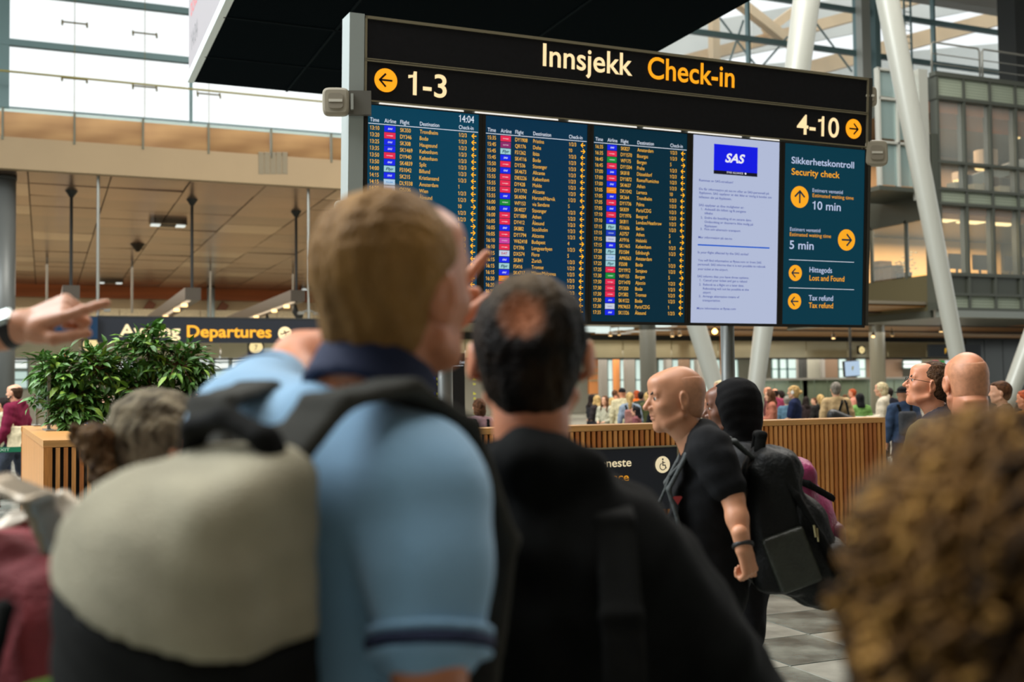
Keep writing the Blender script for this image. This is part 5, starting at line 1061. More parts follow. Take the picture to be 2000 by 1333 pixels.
ARCH = {}
def build_shapes(P=None, vox=.014, hvox=.008, sleeve='long', style='short', legs='long', wide=1.0, belly=0.0, fem=False, hy=0, hp=0, hr=0, hoodie=False, longtop=.86, folds=.004, seed=1, hands=True, loose=0.0, armg=None, cuffat=.78, cuffl=None, fine=False, ear=1.0, shoulders=1.0):
    P0 = std_pose()
    if P: P0.update(P)
    P = {k: np.array(v, float) for k, v in P0.items()}
    if fem: wide *= .88
    allp = np.array(list(P.values())); lo = allp.min(0) - .24; hi = allp.max(0) + .24; lo[2] = -.02
    R = rotm(hy, hp, hr); out = {}
    ar = .85 if fem else 1.0
    # body: one continuous skin surface
    B = Field(lo, hi, vox)
    torso(B, P, -.004, wide, belly)
    for s in 'lr':
        sh, el, wr = P['sh' + s], P['el' + s], P['wr' + s]
        B.chain([sh, (sh * .45 + el * .55), el], [.050 * ar, .045 * ar, .036 * ar], .03); B.chain([el, el * .6 + wr * .4, wr], [.038 * ar, .037 * ar, .026 * ar], .02)
        hp_, kn, an = P['hp' + s], P['kn' + s], P['an' + s]
        B.chain([hp_, (hp_ + kn) / 2, kn], [.082, .070, .050], .03); B.chain([kn, kn * .65 + an * .35, an], [.050, .054, .034], .02); B.ell(an + (0, .06, -.045), (.036, .10, .028), .02)
    B.chain([P['neck0'], P['neck1']], [.060 * (.85 if fem else 1), .054 * (.85 if fem else 1)], .03)
    if not fine:
        B.ell(P['headc'], (.05, .06, .08), .01)
        if hands:
            for s in 'lr':
                d = P['wr' + s] - P['el' + s]; d /= np.linalg.norm(d); sd = -1 if s == 'l' else 1
                h = P['wr' + s]; B.cone(h, h + d * .09, .024, .026, .02); q = h + d * .10
                ins = np.array((-sd * 1.0, 0, 0))
                for i in range(4): o_ = np.array((0, (i - 1.5) * .021, 0)); B.cone(q + o_, q + o_ + d * .045 + ins * .02, .011, .009, .008)
                B.cone(h + d * .03 + (0, .03, 0), h + d * .085 + (0, .05, 0), .013, .010, .01)
    parts = [B.mesh()]
    HF = head_field(hvox, ear, fem)
    nk = R.T @ (P['neck1'] - P['headc']); nk2 = R.T @ (P['neck0'] * .35 + P['neck1'] * .65 - P['headc']); HF.cone((0, -.02, -.045), nk, .056 * (.85 if fem else 1), .055 * (.85 if fem else 1), .03); HF.cone(nk, nk2, .054 * (.85 if fem else 1), .054 * (.85 if fem else 1), .02)
    parts.append(xf(HF.mesh(), R, P['headc']))
    out['body_parts'] = parts; out['P'] = P; out['R'] = R
    if style != 'bald':
        if (style, hvox) not in HAIR: HAIR[(style, hvox)] = hair_field(style, hvox).mesh()
        out['hair'] = np_mesh('hair', [xf(HAIR[(style, hvox)], R, P['headc'])])
    # top
    T_ = Field(lo, hi, vox if not fine else min(vox, .010)); g = .018 + loose
    torso(T_, P, g, wide, belly, neck=True)
    for s in 'lr':
        sh, el, wr = P['sh' + s], P['el' + s], P['wr' + s]; e2 = (.022 + loose * .7) if armg is None else armg
        m_ = sh * .45 + el * .55
        if sleeve == 'long': T_.chain([sh, m_, el], [.056 * ar + e2 * .8, .048 * ar + e2, .040 * ar + e2], .03); T_.chain([el, el * .08 + wr * .92], [.040 * ar + e2, .030 * ar + e2 * .6], .02)
        elif sleeve == 'short': cq = cuffl if (s == 'l' and cuffl) else cuffat; cf = sh * (1 - cq) + el * cq; m_ = sh * .5 + cf * .5; T_.chain([sh, m_, cf], [.056 * ar + e2 * .9, .052 * ar + e2, .050 * ar + e2], .03); dd = (el - sh) / np.linalg.norm(el - sh)
    if hoodie: T_.chain([P['neck0'] + (-.07, -.05, .07), P['neck0'] + (0, -.085, .10), P['neck0'] + (.07, -.05, .07)], [.032, .042, .032], .03); T_.chain([P['neck0'] + (-.06, .02, .08), P['neck0'] + (-.08, -.04, .09)], [.026, .03], .03); T_.chain([P['neck0'] + (.06, .02, .08), P['neck0'] + (.08, -.04, .09)], [.026, .03], .03)
    if folds: T_.folds(folds, 22, seed)
    T_.cut((0, 0, longtop), (0, 0, -1), .01)
    if not hoodie: T_.cone(P['neck0'] + (0, .01, .03), P['neck1'] + (0, .01, .0), .062, .060, .01, op='s')
    else: T_.cone(P['neck0'] + (0, .015, .06), P['neck1'] + (0, .02, .03), .060, .066, .01, op='s')
    out['top'] = np_mesh('top', [T_.mesh()])
    L_ = Field(lo * np.array((1, 1, 1)), np.array((hi[0], hi[1], 1.08)), vox)
    L_.ell((0, -.008, .925), (.160 * wide + .003, .112 + .003 + belly * .3, .145), .03)
    for s in 'lr':
        hp_, kn, an = P['hp' + s], P['kn' + s], P['an' + s]
        L_.chain([hp_, (hp_ + kn) / 2, kn], [.095, .085, .068], .03)
        if legs == 'long': L_.chain([kn, kn * .5 + an * .5, an], [.068, .066, .055], .03)
    L_.folds(.003, 20, 3); L_.cut((0, 0, .96), (0, 0, 1), .01)
    out['trousers'] = np_mesh('trousers', [L_.mesh()])
    S_ = Field(lo, (hi[0], hi[1], .3), min(vox, .012))
    for s in 'lr':
        an = P['an' + s]; S_.ell(an + (0, .06, -.045), (.045, .125, .038), .02); S_.cone(an, an + (0, 0, .05), .045, .047, .02)
    out['shoe'] = np_mesh('shoe', [S_.mesh()])
    return out
SK = {'light': mat('skin_light', S(214, 160, 128), .5, var=.06, vscale=14, sss=.15), 'tan': mat('skin_tan', S(196, 138, 104), .45, var=.07, vscale=14, sss=.12), 'ruddy': mat('skin_ruddy', S(206, 136, 100), .45, var=.1, vscale=12, sss=.15), 'brown': mat('skin_brown', S(112, 70, 48), .4, var=.06, vscale=12, sss=.08)}
def cloth(name, rgb, var=.12, sc=18, **k): return mat('cloth_' + name, S(*rgb), .85, var=var, vscale=sc, bump=.25, bscale=300, spec=.12, **k)
def hairm(name, rgb, rgb2=None): return mat('hair_' + name, S(*rgb), .6, var=.3, vscale=24, col2=S(*rgb2) if rgb2 else None, stretch=(3, 1, .6), bump=.8, bscale=110, spec=.15)
JEANS = cloth('navy_jeans', (40, 46, 62)); DARKP = cloth('dark_trousers', (28, 28, 30)); SHOE = mat('dark_shoe', S(36, 32, 30), .6)
def place(px, ytop, z, facing, label, sh, colors, H=None, group=None, name='person'):
    top = PZ(px, ytop, z); h = top.z if H is None else H; s = h / 1.75
    ang = -(HEAD + math.radians(facing)); fw = Vector((-math.sin(ang), math.cos(ang), 0)); hc = sh['P']['headc']
    rt = Vector((math.cos(ang), math.sin(ang), 0)); loc = Vector((top.x, top.y, 0)) - (rt * hc[0] + fw * hc[1]) * s
    t = thing(name, label, 'person', tuple(loc), ang, group); t.scale = (s, s, s)
    if 'body' not in sh: sh['body'] = np_mesh('body', sh['body_parts'])
    link('body', sh['body'], colors.get('skin', SK['light']), t)
    for k in ('hair', 'top', 'trousers', 'shoe'):
        if k in sh and colors.get(k, 1) is not None:
            nm = {'hair': colors.get('hairname', 'hair'), 'top': colors.get('topname', 'top'), 'trousers': 'trousers', 'shoe': 'shoes'}[k]
            link(nm, sh[k], colors.get(k) or {'hair': hairm('brown', (70, 48, 32)), 'top': DARKP, 'trousers': DARKP, 'shoe': SHOE}[k], t)
    return t
def to_local(t, p): # world point -> local metres of a person empty
    return t.matrix_basis.inverted() @ Vector(p)
def sub(t, F, name, m, label=None):
    o = link(name, np_mesh(name, [F.mesh()]), m, t)
    if label: o['label'] = label
    return o
def stub(vox):
    F = Field((-.12, -.16, -.14), (.12, .12, .16), vox); F.ell((0, -.020, .030), (.0752, .0948, .0885), .01); F.ell((0, -.04, -.03), (.066, .062, .07), .02)
    F.cut((0, .03, .05), (0, 1, -.2), .004); F.cut((0, 0, -.06), (0, .28, -1), .004); F.ell((0, .0, .12), (.07, .12, .075), .01, op='s')
    for sx in (-1, 1): F.ell((sx * .085, .03, -.03), (.05, .05, .05), .008, op='s')
    return F
def pframe(px, ytop, z, facing, hc=(0, .03), H=None):
    top = PZ(px, ytop, z); h = top.z if H is None else H; s = h / 1.75; ang = -(HEAD + math.radians(facing))
    fw = Vector((-math.sin(ang), math.cos(ang), 0)); rt = Vector((math.cos(ang), math.sin(ang), 0)); loc = Vector((top.x, top.y, 0)) - (rt * hc[0] + fw * hc[1]) * s
    M = Matrix.Translation(loc) @ Matrix.Rotation(ang, 4, 'Z') @ Matrix.Scale(s, 4); return M.inverted(), M, s
def L(Mi, px, py, z): return np.array(Mi @ PZ(px, py, z))
def ldir(Mi, r, u, f): v = Mi.to_3x3() @ (RIGHT * r + UP * u + FWD * f); return np.array(v.normalized())
def strap(F, pts, w, th, side=(1, 0, 0), k=.01):
    sd = np.array(side, float)
    for o_ in (-1, -.33, .33, 1): F.chain([np.array(p, float) + sd * w * o_ for p in pts], [th] * len(pts), k)
    return F
def ribbon(name, pts, w, th, m, t, side=(1, 0, 0), vox=.007, label=None):
    P_ = np.array(pts, float); F = Field(P_.min(0) - w - .04, P_.max(0) + w + .04, vox); strap(F, pts, w, th, side); return sub(t, F, name, m, label)
BLK = cloth('black', (16, 17, 18), .2); BLKJ = cloth('black_jacket', (12, 14, 14), .25); 

# ---------------- A: man in the pale blue polo, pointing
hcA = (.062, .075)
Mi, MA, sA = pframe(775, 383, 1.45, 32, hcA)
PA = dict(headc=(.062, .075, 1.635), neck1=(.045, .045, 1.535), neck0=(.02, .0, 1.385), shr=L(Mi, 842, 985, 1.28), elr=L(Mi, 838, 1400, 1.19), wrr=L(Mi, 850, 1820, 1.26), shl=L(Mi, 474, 848, 1.54), ell=L(Mi, 588, 700, 1.74), wrl=L(Mi, 828, 655, 1.94))
shA = build_shapes(PA, vox=.010, hvox=.0045, sleeve='short', style='crew', wide=.95, hy=-4, hp=10, hr=7, fine=True, folds=.0026, seed=4, loose=.002, armg=.012, cuffat=.62, cuffl=.46, longtop=.82, hands=False)
def handf(Mi, wr, tipdir, pn, side, **k):
    F = Field(np.array(wr) - .24, np.array(wr) + .24, .0035); hand(F, wr, tipdir, pn, side, **k); F.cone(wr, np.array(wr) - np.array(tipdir) * .05, .026, .028, .02); return F
FA = handf(Mi, PA['wrl'], ldir(Mi, .52, .84, .05), ldir(Mi, .75, -.45, .45), -1, curl=(.05, 1.15, 1.25, 1.3), thumb=.7, sc=1.0, fan=.0); shA['body_parts'].append(FA.mesh())
rA = np.array(PA['wrr']); FA2 = handf(Mi, rA, (0, .1, -1), (-1, 0, 0), 1, curl=(.3, .4, .45, .5)); shA['body_parts'].append(FA2.mesh())
POLO = mat('pale_blue_polo', S(124, 166, 198), .8, var=.05, vscale=8, bump=.3, bscale=400, sheen=.2); NAVY = mat('polo_navy', S(22, 34, 66), .85, bump=.2, bscale=400)
tA = place(775, 383, 1.45, 32, 'tall man in a pale blue polo with navy collar, pointing at the board', shA, dict(skin=SK['ruddy'], top=POLO, topname='polo_shirt', hair=mat('hair_dark_blond', S(104, 76, 42), .6, col2=S(160, 120, 66), var=.1, vscale=10, lo=.25, hi=.75, stretch=(2, 1, .7), bump=.8, bscale=110, spec=.15)))
# collar, sleeve bands
c0, c1 = L(Mi, 716, 788, 1.405), L(Mi, 742, 714, 1.43); cd_ = (c1 - c0) / np.linalg.norm(c1 - c0)
C = Field(np.minimum(c0, c1) - .13, np.maximum(c0, c1) + .13, .005)
C.cone(c0 - cd_ * .02, c1 + cd_ * .02, .086, .073, .01); C.cone(c0 - cd_ * .06, c1 + cd_ * .06, .070, .060, .004, op='s'); C.cut(c1, cd_, .004); C.cut(c0, -cd_, .004)
sub(tA, C, 'collar', NAVY)
def cuff(t, a, b_, f0, f1, r0, r1, m, name='sleeve_band'):
    a, b_ = np.array(a), np.array(b_); p, q = a + (b_ - a) * f0, a + (b_ - a) * f1; F = Field(np.minimum(p, q) - .11, np.maximum(p, q) + .11, .005); d = (q - p) / np.linalg.norm(q - p)
    F.cone(p - d * .03, q + d * .03, r0, r1, .004); F.cut(p, -d, .003); F.cut(q, d, .003); sub(t, F, name, m)
cuff(tA, PA['shr'], PA['elr'], .645, .705, .068, .068, NAVY); cuff(tA, PA['shr'], PA['elr'], .60, .645, .0675, .0675, POLO, 'sleeve_hem'); cuff(tA, PA['shr'], PA['elr'], .705, .745, .066, .066, POLO, 'sleeve_hem')
cuff(tA, PA['shl'], PA['ell'], .44, .50, .068, .067, NAVY)
# backpack of A
def bag(name, label, cat, M, parts, group=None):
    t = thing(name, label, cat); t.matrix_basis = M
    for nm, F, m in parts: sub(t, F, nm, m)
    return t
GREYF = mat('heather_grey_fabric', S(156, 150, 128), .9, var=.10, vscale=14, bump=.5, bscale=260); DK = cloth('dark_grey_strap', (58, 58, 54), .15); BLKF = cloth('black_fabric', (18, 19, 18), .2)
def packf(vox=.007):
    F = Field((-.26, -.50, .90), (.26, -.04, 1.56), vox)
    F.box((.02, -.215, 1.20), (.125, .085, .27), .05, .02); F.ell((.02, -.265, 1.27), (.10, .07, .15), .05); F.ell((.01, -.25, 1.06), (.135, .10, .13), .05)
    F.cut((0, -.16, 1.475), (.0, -.42, 1), .04); F.cut((-.075, -.2, 1.405), (-.75, 0, .66), .03); F.folds(.0016, 26, 6); return F
F1 = packf(); F1.cut((0.02, -.3, 1.30), (-.30, .04, -1), .004); F2 = packf(); F2.f += .002; F2.cut((0.02, -.3, 1.30), (.30, -.04, 1), .004)
tb = bag('backpack', 'large grey and black backpack worn by the man in the pale blue polo', 'backpack', MA, [('grey_top', F1, GREYF), ('black_base', F2, BLKF)])
F = Field((-.3, -.45, .85), (.0, -.05, 1.3), .007); F.box((-.118, -.235, 1.03), (.016, .075, .19), .012, .01); sub(tb, F, 'green_side_panel', cloth('green_side', (60, 92, 24)))
for sx in (-1, 1):
    o_ = .035; ribbon('shoulder_strap', [(o_ + sx * .050, -.165, 1.43), (o_ + sx * .085, -.12, 1.50), (o_ + sx * .105, -.03, 1.515), (o_ + sx * .120, .06, 1.47), (o_ + sx * .125, .135, 1.33), (sx * .15, .10, 1.15), (sx * .17, 0, 1.05), (sx * .15, -.12, 1.0)], .026, .009, DK, tb)
ribbon('top_handle', [(-.03, -.17, 1.43), (-.0, -.19, 1.475), (.05, -.195, 1.485), (.10, -.19, 1.465), (.125, -.17, 1.41)], .008, .008, BLKF, tb, side=(0, 1, 0))
ribbon('back_yoke', [(-.07, -.135, 1.43), (-.03, -.135, 1.455), (.07, -.135, 1.455), (.10, -.135, 1.42)], .012, .010, DK, tb, side=(0, .3, 1))

# ---------------- B: man in black with the bald spot
MiB, MB_, sB = pframe(1035, 556, 1.75, 3, (0, .04))
shB = build_shapes(dict(headc=(0, .04, 1.635), shr=(.174, .02, 1.300), shl=(-.174, .02, 1.300), neck0=(0, -.0, 1.38), elr=(.315, -.0, 1.08), ell=(-.28, .03, 1.12), wrr=(.30, .14, .96), wrl=(-.28, .14, .96)), vox=.011, hvox=.005, style='bald', wide=1.2, loose=.022, hoodie=True, folds=.004, seed=8, fine=True, ear=1.17, hp=0)
HB = hair_field('short', .005); HB.ell((-.010, -.134, .064), (.036, .026, .034), .03, op='s')
for sx in (-1, 1): HB.ell((sx * .098, .0, -.03), (.022, .05, .05), .008, op='s'); shB['hair'] = np_mesh('hair', [xf(HB.mesh(), shB['R'], shB['P']['headc'])])
for s_, sd in (('l', -1), ('r', 1)): shB['body_parts'].append(handf(MiB, shB['P']['wr' + s_], (0, .5, -.8), (-sd, 0, 0), 1 if sd > 0 else 1).mesh())
MBH = mat('hair_dark_greying', S(16, 13, 10), .6, col2=S(60, 46, 30), vscale=16, lo=.45, hi=.8, bump=.8, bscale=110, spec=.12)
nt = MBH.node_tree; b_ = nt.nodes['Principled BSDF']; src = b_.inputs['Base Color'].links[0].from_socket
tc = nt.nodes.new('ShaderNodeTexCoord'); hc_ = shB['P']['headc']
def thin(pt, r0, r1, col, src):   # scalp showing through thin hair round a point of the head
    vm = nt.nodes.new('ShaderNodeVectorMath'); vm.operation = 'DISTANCE'; vm.inputs[1].default_value = tuple(hc_ + np.array(pt)); nt.links.new(tc.outputs['Object'], vm.inputs[0])
    nz = nt.nodes.new('ShaderNodeTexNoise'); nz.inputs['Scale'].default_value = 60; nt.links.new(tc.outputs['Object'], nz.inputs['Vector'])
    ad = nt.nodes.new('ShaderNodeMath'); ad.operation = 'MULTIPLY_ADD'; nt.links.new(nz.outputs['Fac'], ad.inputs[0]); ad.inputs[1].default_value = .02; nt.links.new(vm.outputs['Value'], ad.inputs[2])
    mr = nt.nodes.new('ShaderNodeMapRange'); mr.inputs[1].default_value = r0; mr.inputs[2].default_value = r1; mr.inputs[3].default_value = 1; mr.inputs[4].default_value = 0; nt.links.new(ad.outputs[0], mr.inputs[0])
    mx = nt.nodes.new('ShaderNodeMix'); mx.data_type = 'RGBA'; nt.links.new(mr.outputs[0], mx.inputs[0]); nt.links.new(src, mx.inputs[6]); mx.inputs[7].default_value = col + (1,); return mx.outputs[2]
src = thin((0, -.07, .12), .02, .10, S(84, 68, 46), src); src = thin((-.008, -.118, .062), .020, .052, S(196, 128, 92), src)
nt.links.new(src, b_.inputs['Base Color'])
tB = place(1035, 556, 1.75, 3, 'dark-haired man with a small bald spot in a black hooded jacket', shB, dict(skin=SK['ruddy'], top=BLKJ, topname='hooded_jacket', hair=MBH))
ribbon('bag_strap', [(.13, -.195, 1.15), (.125, -.165, 1.28), (.12, -.10, 1.40), (.12, .0, 1.435), (.12, .12, 1.35)], .022, .008, BLKF, tB, label='black bag strap over the right shoulder')

# ---------------- C: woman with the bun, and red backpack
shC = build_shapes(None, vox=.014, hvox=.005, style='bald', fem=True, hp=-4, wide=1.2, loose=.02, folds=.004, fine=False)
HC = Field((-.13, -.24, -.16), (.13, .13, .16), .005); HC.ell((0, -.018, .030), (.086, .106, .098), .01); HC.ell((0, -.05, -.05), (.07, .06, .06), .03); HC.ell((0, .08, -.03), (.06, .08, .085), .012, op='s')
HC.folds(.0016, 50, 5); shC['hair'] = np_mesh('hair', [xf(HC.mesh(), shC['R'], shC['P']['headc'])])
tC = place(318, 768, 2.15, 48, 'woman with grey hair pinned in a brown bun and a dark jacket', shC, dict(skin=SK['light'], top=cloth('charcoal_jacket', (36, 42, 44)), topname='jacket', hair=hairm('grey_ash', (82, 72, 54), (164, 152, 126))))
HN = Field((-.10, -.26, 1.48), (.10, -.06, 1.70), .005); HN.ell((0, -.112, 1.655), (.040, .038, .040), .01); HN.ell((.02, -.105, 1.595), (.035, .03, .035), .02); HN.chain([(-.03, -.10, 1.62), (-.05, -.13, 1.66), (-.02, -.15, 1.68)], [.02, .012, .006], .01); HN.folds(.004, 80, 2)
sub(tC, HN, 'hair_bun', hairm('brown_bun', (66, 48, 32), (118, 90, 58)), 'brown hair bun')
RED = mat('crimson_fabric', S(122, 34, 40), .75, var=.2, vscale=9, bump=.5, bscale=120)
MiR, MR, _ = pframe(50, 1000, 1.72, 30, (0, 0), H=1.75)
MRb = Matrix.Translation(PZ(70, 1290, 1.62)) @ Matrix.Rotation(-(HEAD + .5), 4, 'Z') @ Matrix.Rotation(.15, 4, 'Y')
F = Field((-.25, -.22, -.30), (.25, .22, .30), .008); F.box((0, 0, -.02), (.145, .10, .20), .06, .02); F.ell((0, -.06, -.08), (.12, .08, .11), .04); F.folds(.004, 24, 3)
tr_ = bag('backpack', 'crimson backpack with pewter straps behind the grey haired woman', 'backpack', MRb, [('bag_body', F, RED)])
for a_, w_ in (([(-.10, -.118, .12), (-.10, -.135, 0), (-.10, -.13, -.2)], .010), ([(.07, -.118, .12), (.075, -.14, 0), (.07, -.13, -.2)], .010), ([(.02, -.118, .15), (.03, -.14, .06), (.02, -.145, -.05)], .006)): ribbon('webbing', a_, w_, .006, BLKF, tr_)
for z_ in (-.02, -.12): ribbon('webbing', [(-.14, -.09, z_), (-.05, -.14, z_ + .01), (.06, -.14, z_ + .01), (.14, -.09, z_)], .008, .006, BLKF, tr_, side=(0, 0, 1))
PEW = mat('pewter_leather', S(142, 130, 112), .28, .45, var=.15, vscale=8)
ribbon('carry_strap', [(-.13, -.04, .10), (-.12, -.06, .20), (-.05, -.06, .262), (.03, -.05, .25), (.06, -.03, .18)], .020, .007, PEW, tr_, side=(0, 1, .2)); ribbon('carry_strap', [(-.15, .02, .06), (-.13, .02, .17), (-.03, .03, .225), (.06, .03, .20), (.10, .02, .16)], .022, .007, PEW, tr_, side=(.1, .6, .6))

# ---------------- E: pointing arm with watch (person mostly outside the left edge)
MiE, ME, sE = pframe(-420, 700, 2.35, 70, (0, .03))
wE = L(MiE, 38, 640, 2.15); eE = L(MiE, -215, 745, 2.20)
shE = build_shapes(dict(shl=L(MiE, -420, 880, 2.25), ell=eE, wrl=wE), vox=.010, hvox=.006, sleeve='short', style='short', fine=True, folds=.003)
Fh = handf(MiE, wE, ldir(MiE, .93, .37, 0), ldir(MiE, .25, -.74, .62), -1, curl=(.03, 1.05, 1.15, 1.2), thumb=.95, sc=1.14, fan=.0); Fh.cone(wE, wE + ldir(MiE, -.9, -.35, 0) * .03, .029, .032, .02); shE['body_parts'].append(Fh.mesh())
shE['body_parts'].append(handf(MiE, shE['P']['wrr'], (0, .3, -.9), (-1, 0, 0), 1).mesh())
tE = place(-420, 700, 2.35, 70, 'person at the left edge whose hand with a watch points right', shE, dict(skin=SK['tan'], top=cloth('olive_tee', (84, 88, 70)), topname='t_shirt'))
tw = thing('wristwatch', 'square silver watch with a black strap on the pointing wrist', 'watch'); tw.matrix_basis = ME
dE = ldir(MiE, .93, .36, 0); F = Field(wE - .09, wE + .09, .003); F.cone(wE - dE * .035, wE - dE * .003, .0365, .0345, .002); F.cut(wE - dE * .004, dE, .002); F.cut(wE - dE * .032, -dE, .002); sub(tw, F, 'watch_strap', mat('black_rubber', S(18, 18, 18), .5))
cF = wE - dE * .019 + ldir(MiE, -.25, .75, -.6) * .034; R_ = np.stack([dE, np.cross(ldir(MiE, -.25, .75, -.6), dE), ldir(MiE, -.25, .75, -.6)], 1); R_[:, 1] /= np.linalg.norm(R_[:, 1])
F = Field(cF - .05, cF + .05, .0025); F.box(cF, (.019, .022, .0075), .006, .002, R=R_); sub(tw, F, 'watch_case', mat('watch_silver', S(176, 186, 184), .25, .8))

# ---------------- J: curly haired head close at the right
shJ = build_shapes(None, vox=.016, hvox=.008, style='bald', fem=True, wide=1.0, fine=False)
HJ = Field((-.22, -.22, -.30), (.22, .20, .20), .008); HJ.ell((0, -.02, .02), (.098, .112, .105), .01); HJ.ell((0, -.04, -.09), (.112, .10, .11), .05); HJ.ell((0, .10, -.04), (.06, .08, .085), .012, op='s'); HJ.folds(.008, 30, 3)
shJ['hair'] = np_mesh('hair', [xf(HJ.mesh(), shJ['R'], shJ['P']['headc'])])
tJ = place(1915, 830, .80, 0, 'golden brown curly haired person close at the lower right corner', shJ, dict(skin=SK['light'], top=cloth('brown_top', (70, 56, 40)), hair=hairm('curl_base', (36, 25, 12), (72, 50, 24))))
R = random.Random(11); cm = [MB(), MB(), MB()]
for i in range(560):
    th = R.uniform(0, 2 * math.pi); ph = R.uniform(-.75, 1.35); c_, s_ = math.cos(ph), math.sin(ph)
    if s_ > -.35 and math.sin(th) > .55 and ph < .6: continue
    n_ = Vector((c_ * math.cos(th), c_ * math.sin(th), s_)); q = Vector((n_.x * .104, -.03 + n_.y * .112, 1.635 + (.02 + n_.z * .108 if n_.z > 0 else -.01 + n_.z * .19)))
    if n_.z < 0: q.x *= 1.12
    d = Vector((n_.x * .25, n_.y * .25, -1)).normalized(); d = (d - n_ * d.dot(n_) * .8).normalized(); a_ = n_; b_ = d.cross(a_); ln = R.uniform(.05, .11); rr = R.uniform(.006, .013); tn = R.uniform(2, 3.5); p0 = R.uniform(0, 6)
    pts = [q + d * ln * k / 10 + (a_ * math.cos(p0 + tn * 6.28 * k / 10) + b_ * math.sin(p0 + tn * 6.28 * k / 10)) * rr for k in range(11)]
    cm[R.choice([0, 1, 1, 2])].tube(pts, [.0035] * 11, 5)
for k, (a_, b_) in enumerate((((142, 102, 48), (182, 138, 74)), ((90, 63, 29), (126, 90, 44)), ((44, 30, 14), (72, 50, 24)))):
    o = cm[k].build('curls', hairm('curl_%d' % k, a_, b_), tJ, smooth=True, kind='stuff')

# ---------------- F: bald man in black T-shirt with a large black backpack
MiF, MF, sF = pframe(1318, 718, 3.85, -84, (0, .10))
PF = dict(headc=(0, .10, 1.635), neck1=(0, .068, 1.535), neck0=(0, .015, 1.425), shl=L(MiF, 1388, 882, 3.66), ell=L(MiF, 1432, 975, 3.60), wrl=L(MiF, 1452, 1070, 3.52), shr=(.178, .0, 1.40), elr=(.22, .03, 1.13), wrr=(.22, .14, .90), knl=(-.10, .16, .52), anl=(-.105, .10, .09), knr=(.10, -.05, .5), anr=(.10, -.30, .12))
shF = build_shapes(PF, vox=.009, hvox=.0032, sleeve='short', style='bald', wide=1.02, belly=.03, fine=True, folds=.0020, hy=15, hp=-3, seed=5, armg=.014, cuffat=.70)
FF = handf(MiF, PF['wrl'], ldir(MiF, .25, -.95, 0), ldir(MiF, -.6, -.1, .7), 1, curl=(.9, 1.0, 1.0, 1.0), thumb=1.0, sc=.95); shF['body_parts'].append(FF.mesh()); shF['body_parts'].append(handf(MiF, PF['wrr'], (-.05, .3, -.9), (-1, 0, 0), 1).mesh())
tF = place(1318, 718, 3.85, -84, 'bald man in a black T-shirt seen in profile looking left', shF, dict(skin=SK['tan'], top=cloth('black_tee', (22, 23, 25), .2), topname='t_shirt', trousers=cloth('black_jeans', (18, 19, 22))))
def face_bits(t, sh, brow=(40, 28, 20), lips=(170, 96, 84), beard=None, iris=(50, 40, 30), closed=False):
    Rm = sh['R']; hc = sh['P']['headc']
    Fb = Field((-.06, .05, .0), (.06, .12, .05), .002)
    for sx in (-1, 1): Fb.chain([(sx * .014, .0925, .0235), (sx * .030, .0905, .0285), (sx * .047, .078, .0235)], [.0044, .0052, .0034], .003)
    V = xf(Fb.mesh(), Rm, hc); link('eyebrow', np_mesh('eyebrow', [V]), mat('brow_%d_%d' % brow[:2], S(*brow), .7), t)
    e = MB(); ir = MB()
    for sx in (-1, 1):
        c = Vector((sx * .031, .0772, .0068)); r = .0133
        for m_, rr, z0 in ((e, r, -1), (ir, r + .0006, .86)):
            n = 10; rings = []
            for i in range(7):
                a_ = math.acos(1 - (1 - z0) * i / 6); rings.append([tuple(Rm @ np.array(c + Vector((rr * math.sin(a_) * math.cos(2 * math.pi * k / n), rr * math.cos(a_), rr * math.sin(a_) * math.sin(2 * math.pi * k / n)))) + hc) for k in range(n)])
            vs = [p for g_ in rings for p in g_]; m_.add(vs, [(i * n + k, i * n + (k + 1) % n, (i + 1) * n + (k + 1) % n, (i + 1) * n + k) for i in range(6) for k in range(n)])
    eo = e.build('eyes', mat('eye_white', S(206, 196, 186), .25), t, smooth=True); ir.build('irises', mat('iris_dark', S(*iris), .2), eo, smooth=True)
    Fl = Field((-.04, .06, -.09), (.04, .12, -.03), .002); Fl.ell((0, .0906, -.0540), (.0215, .0082, .0046), .002); Fl.ell((0, .0886, -.0650), (.0195, .0086, .0056), .002); link('lips', np_mesh('lips', [xf(Fl.mesh(), Rm, hc)]), mat('lips_%d' % lips[0], S(*lips), .45), t)
    if beard:
        Fb = Field((-.10, -.03, -.16), (.10, .14, .0), .004); Fb.ell((0, .038, -.076), (.053, .055, .043), .01); Fb.cone((-.040, .050, -.088), (-.072, .005, -.050), .016, .012, .02); Fb.cone((.040, .050, -.088), (.072, .005, -.050), .016, .012, .02); Fb.ell((0, .095, -.060), (.018, .02, .010), .004, op='s'); Fb.folds(.002, 120, 4)
        link('beard', np_mesh('beard', [xf(Fb.mesh(), Rm, hc)]), hairm('beard_dark', beard), t)
face_bits(tF, shF, lips=(176, 112, 92))
st = stub(.004); link('stubble', np_mesh('stubble', [xf(st.mesh(), shF['R'], shF['P']['headc'])]), mat('stubble_brown', S(186, 132, 100), .5, var=.10, vscale=60), tF)
def packF(vox=.008):
    F = Field((-.24, -.56, .78), (.24, .0, 1.56), vox); F.box((0, -.235, 1.20), (.155, .085, .25), .06, .02); F.ell((0, -.34, 1.10), (.145, .11, .185), .06); F.ell((0, -.40, 1.00), (.12, .09, .12), .06); F.ell((0, -.24, 1.36), (.12, .10, .10), .05); F.folds(.003, 24, 8); return F
Fp = packF(); tp = bag('backpack', 'big full black backpack worn by the bald man in the T-shirt', 'backpack', MF, [('bag_body', Fp, mat('black_nylon', S(15, 17, 17), .55, spec=.2, var=.2, vscale=10, bump=.4, bscale=80))])
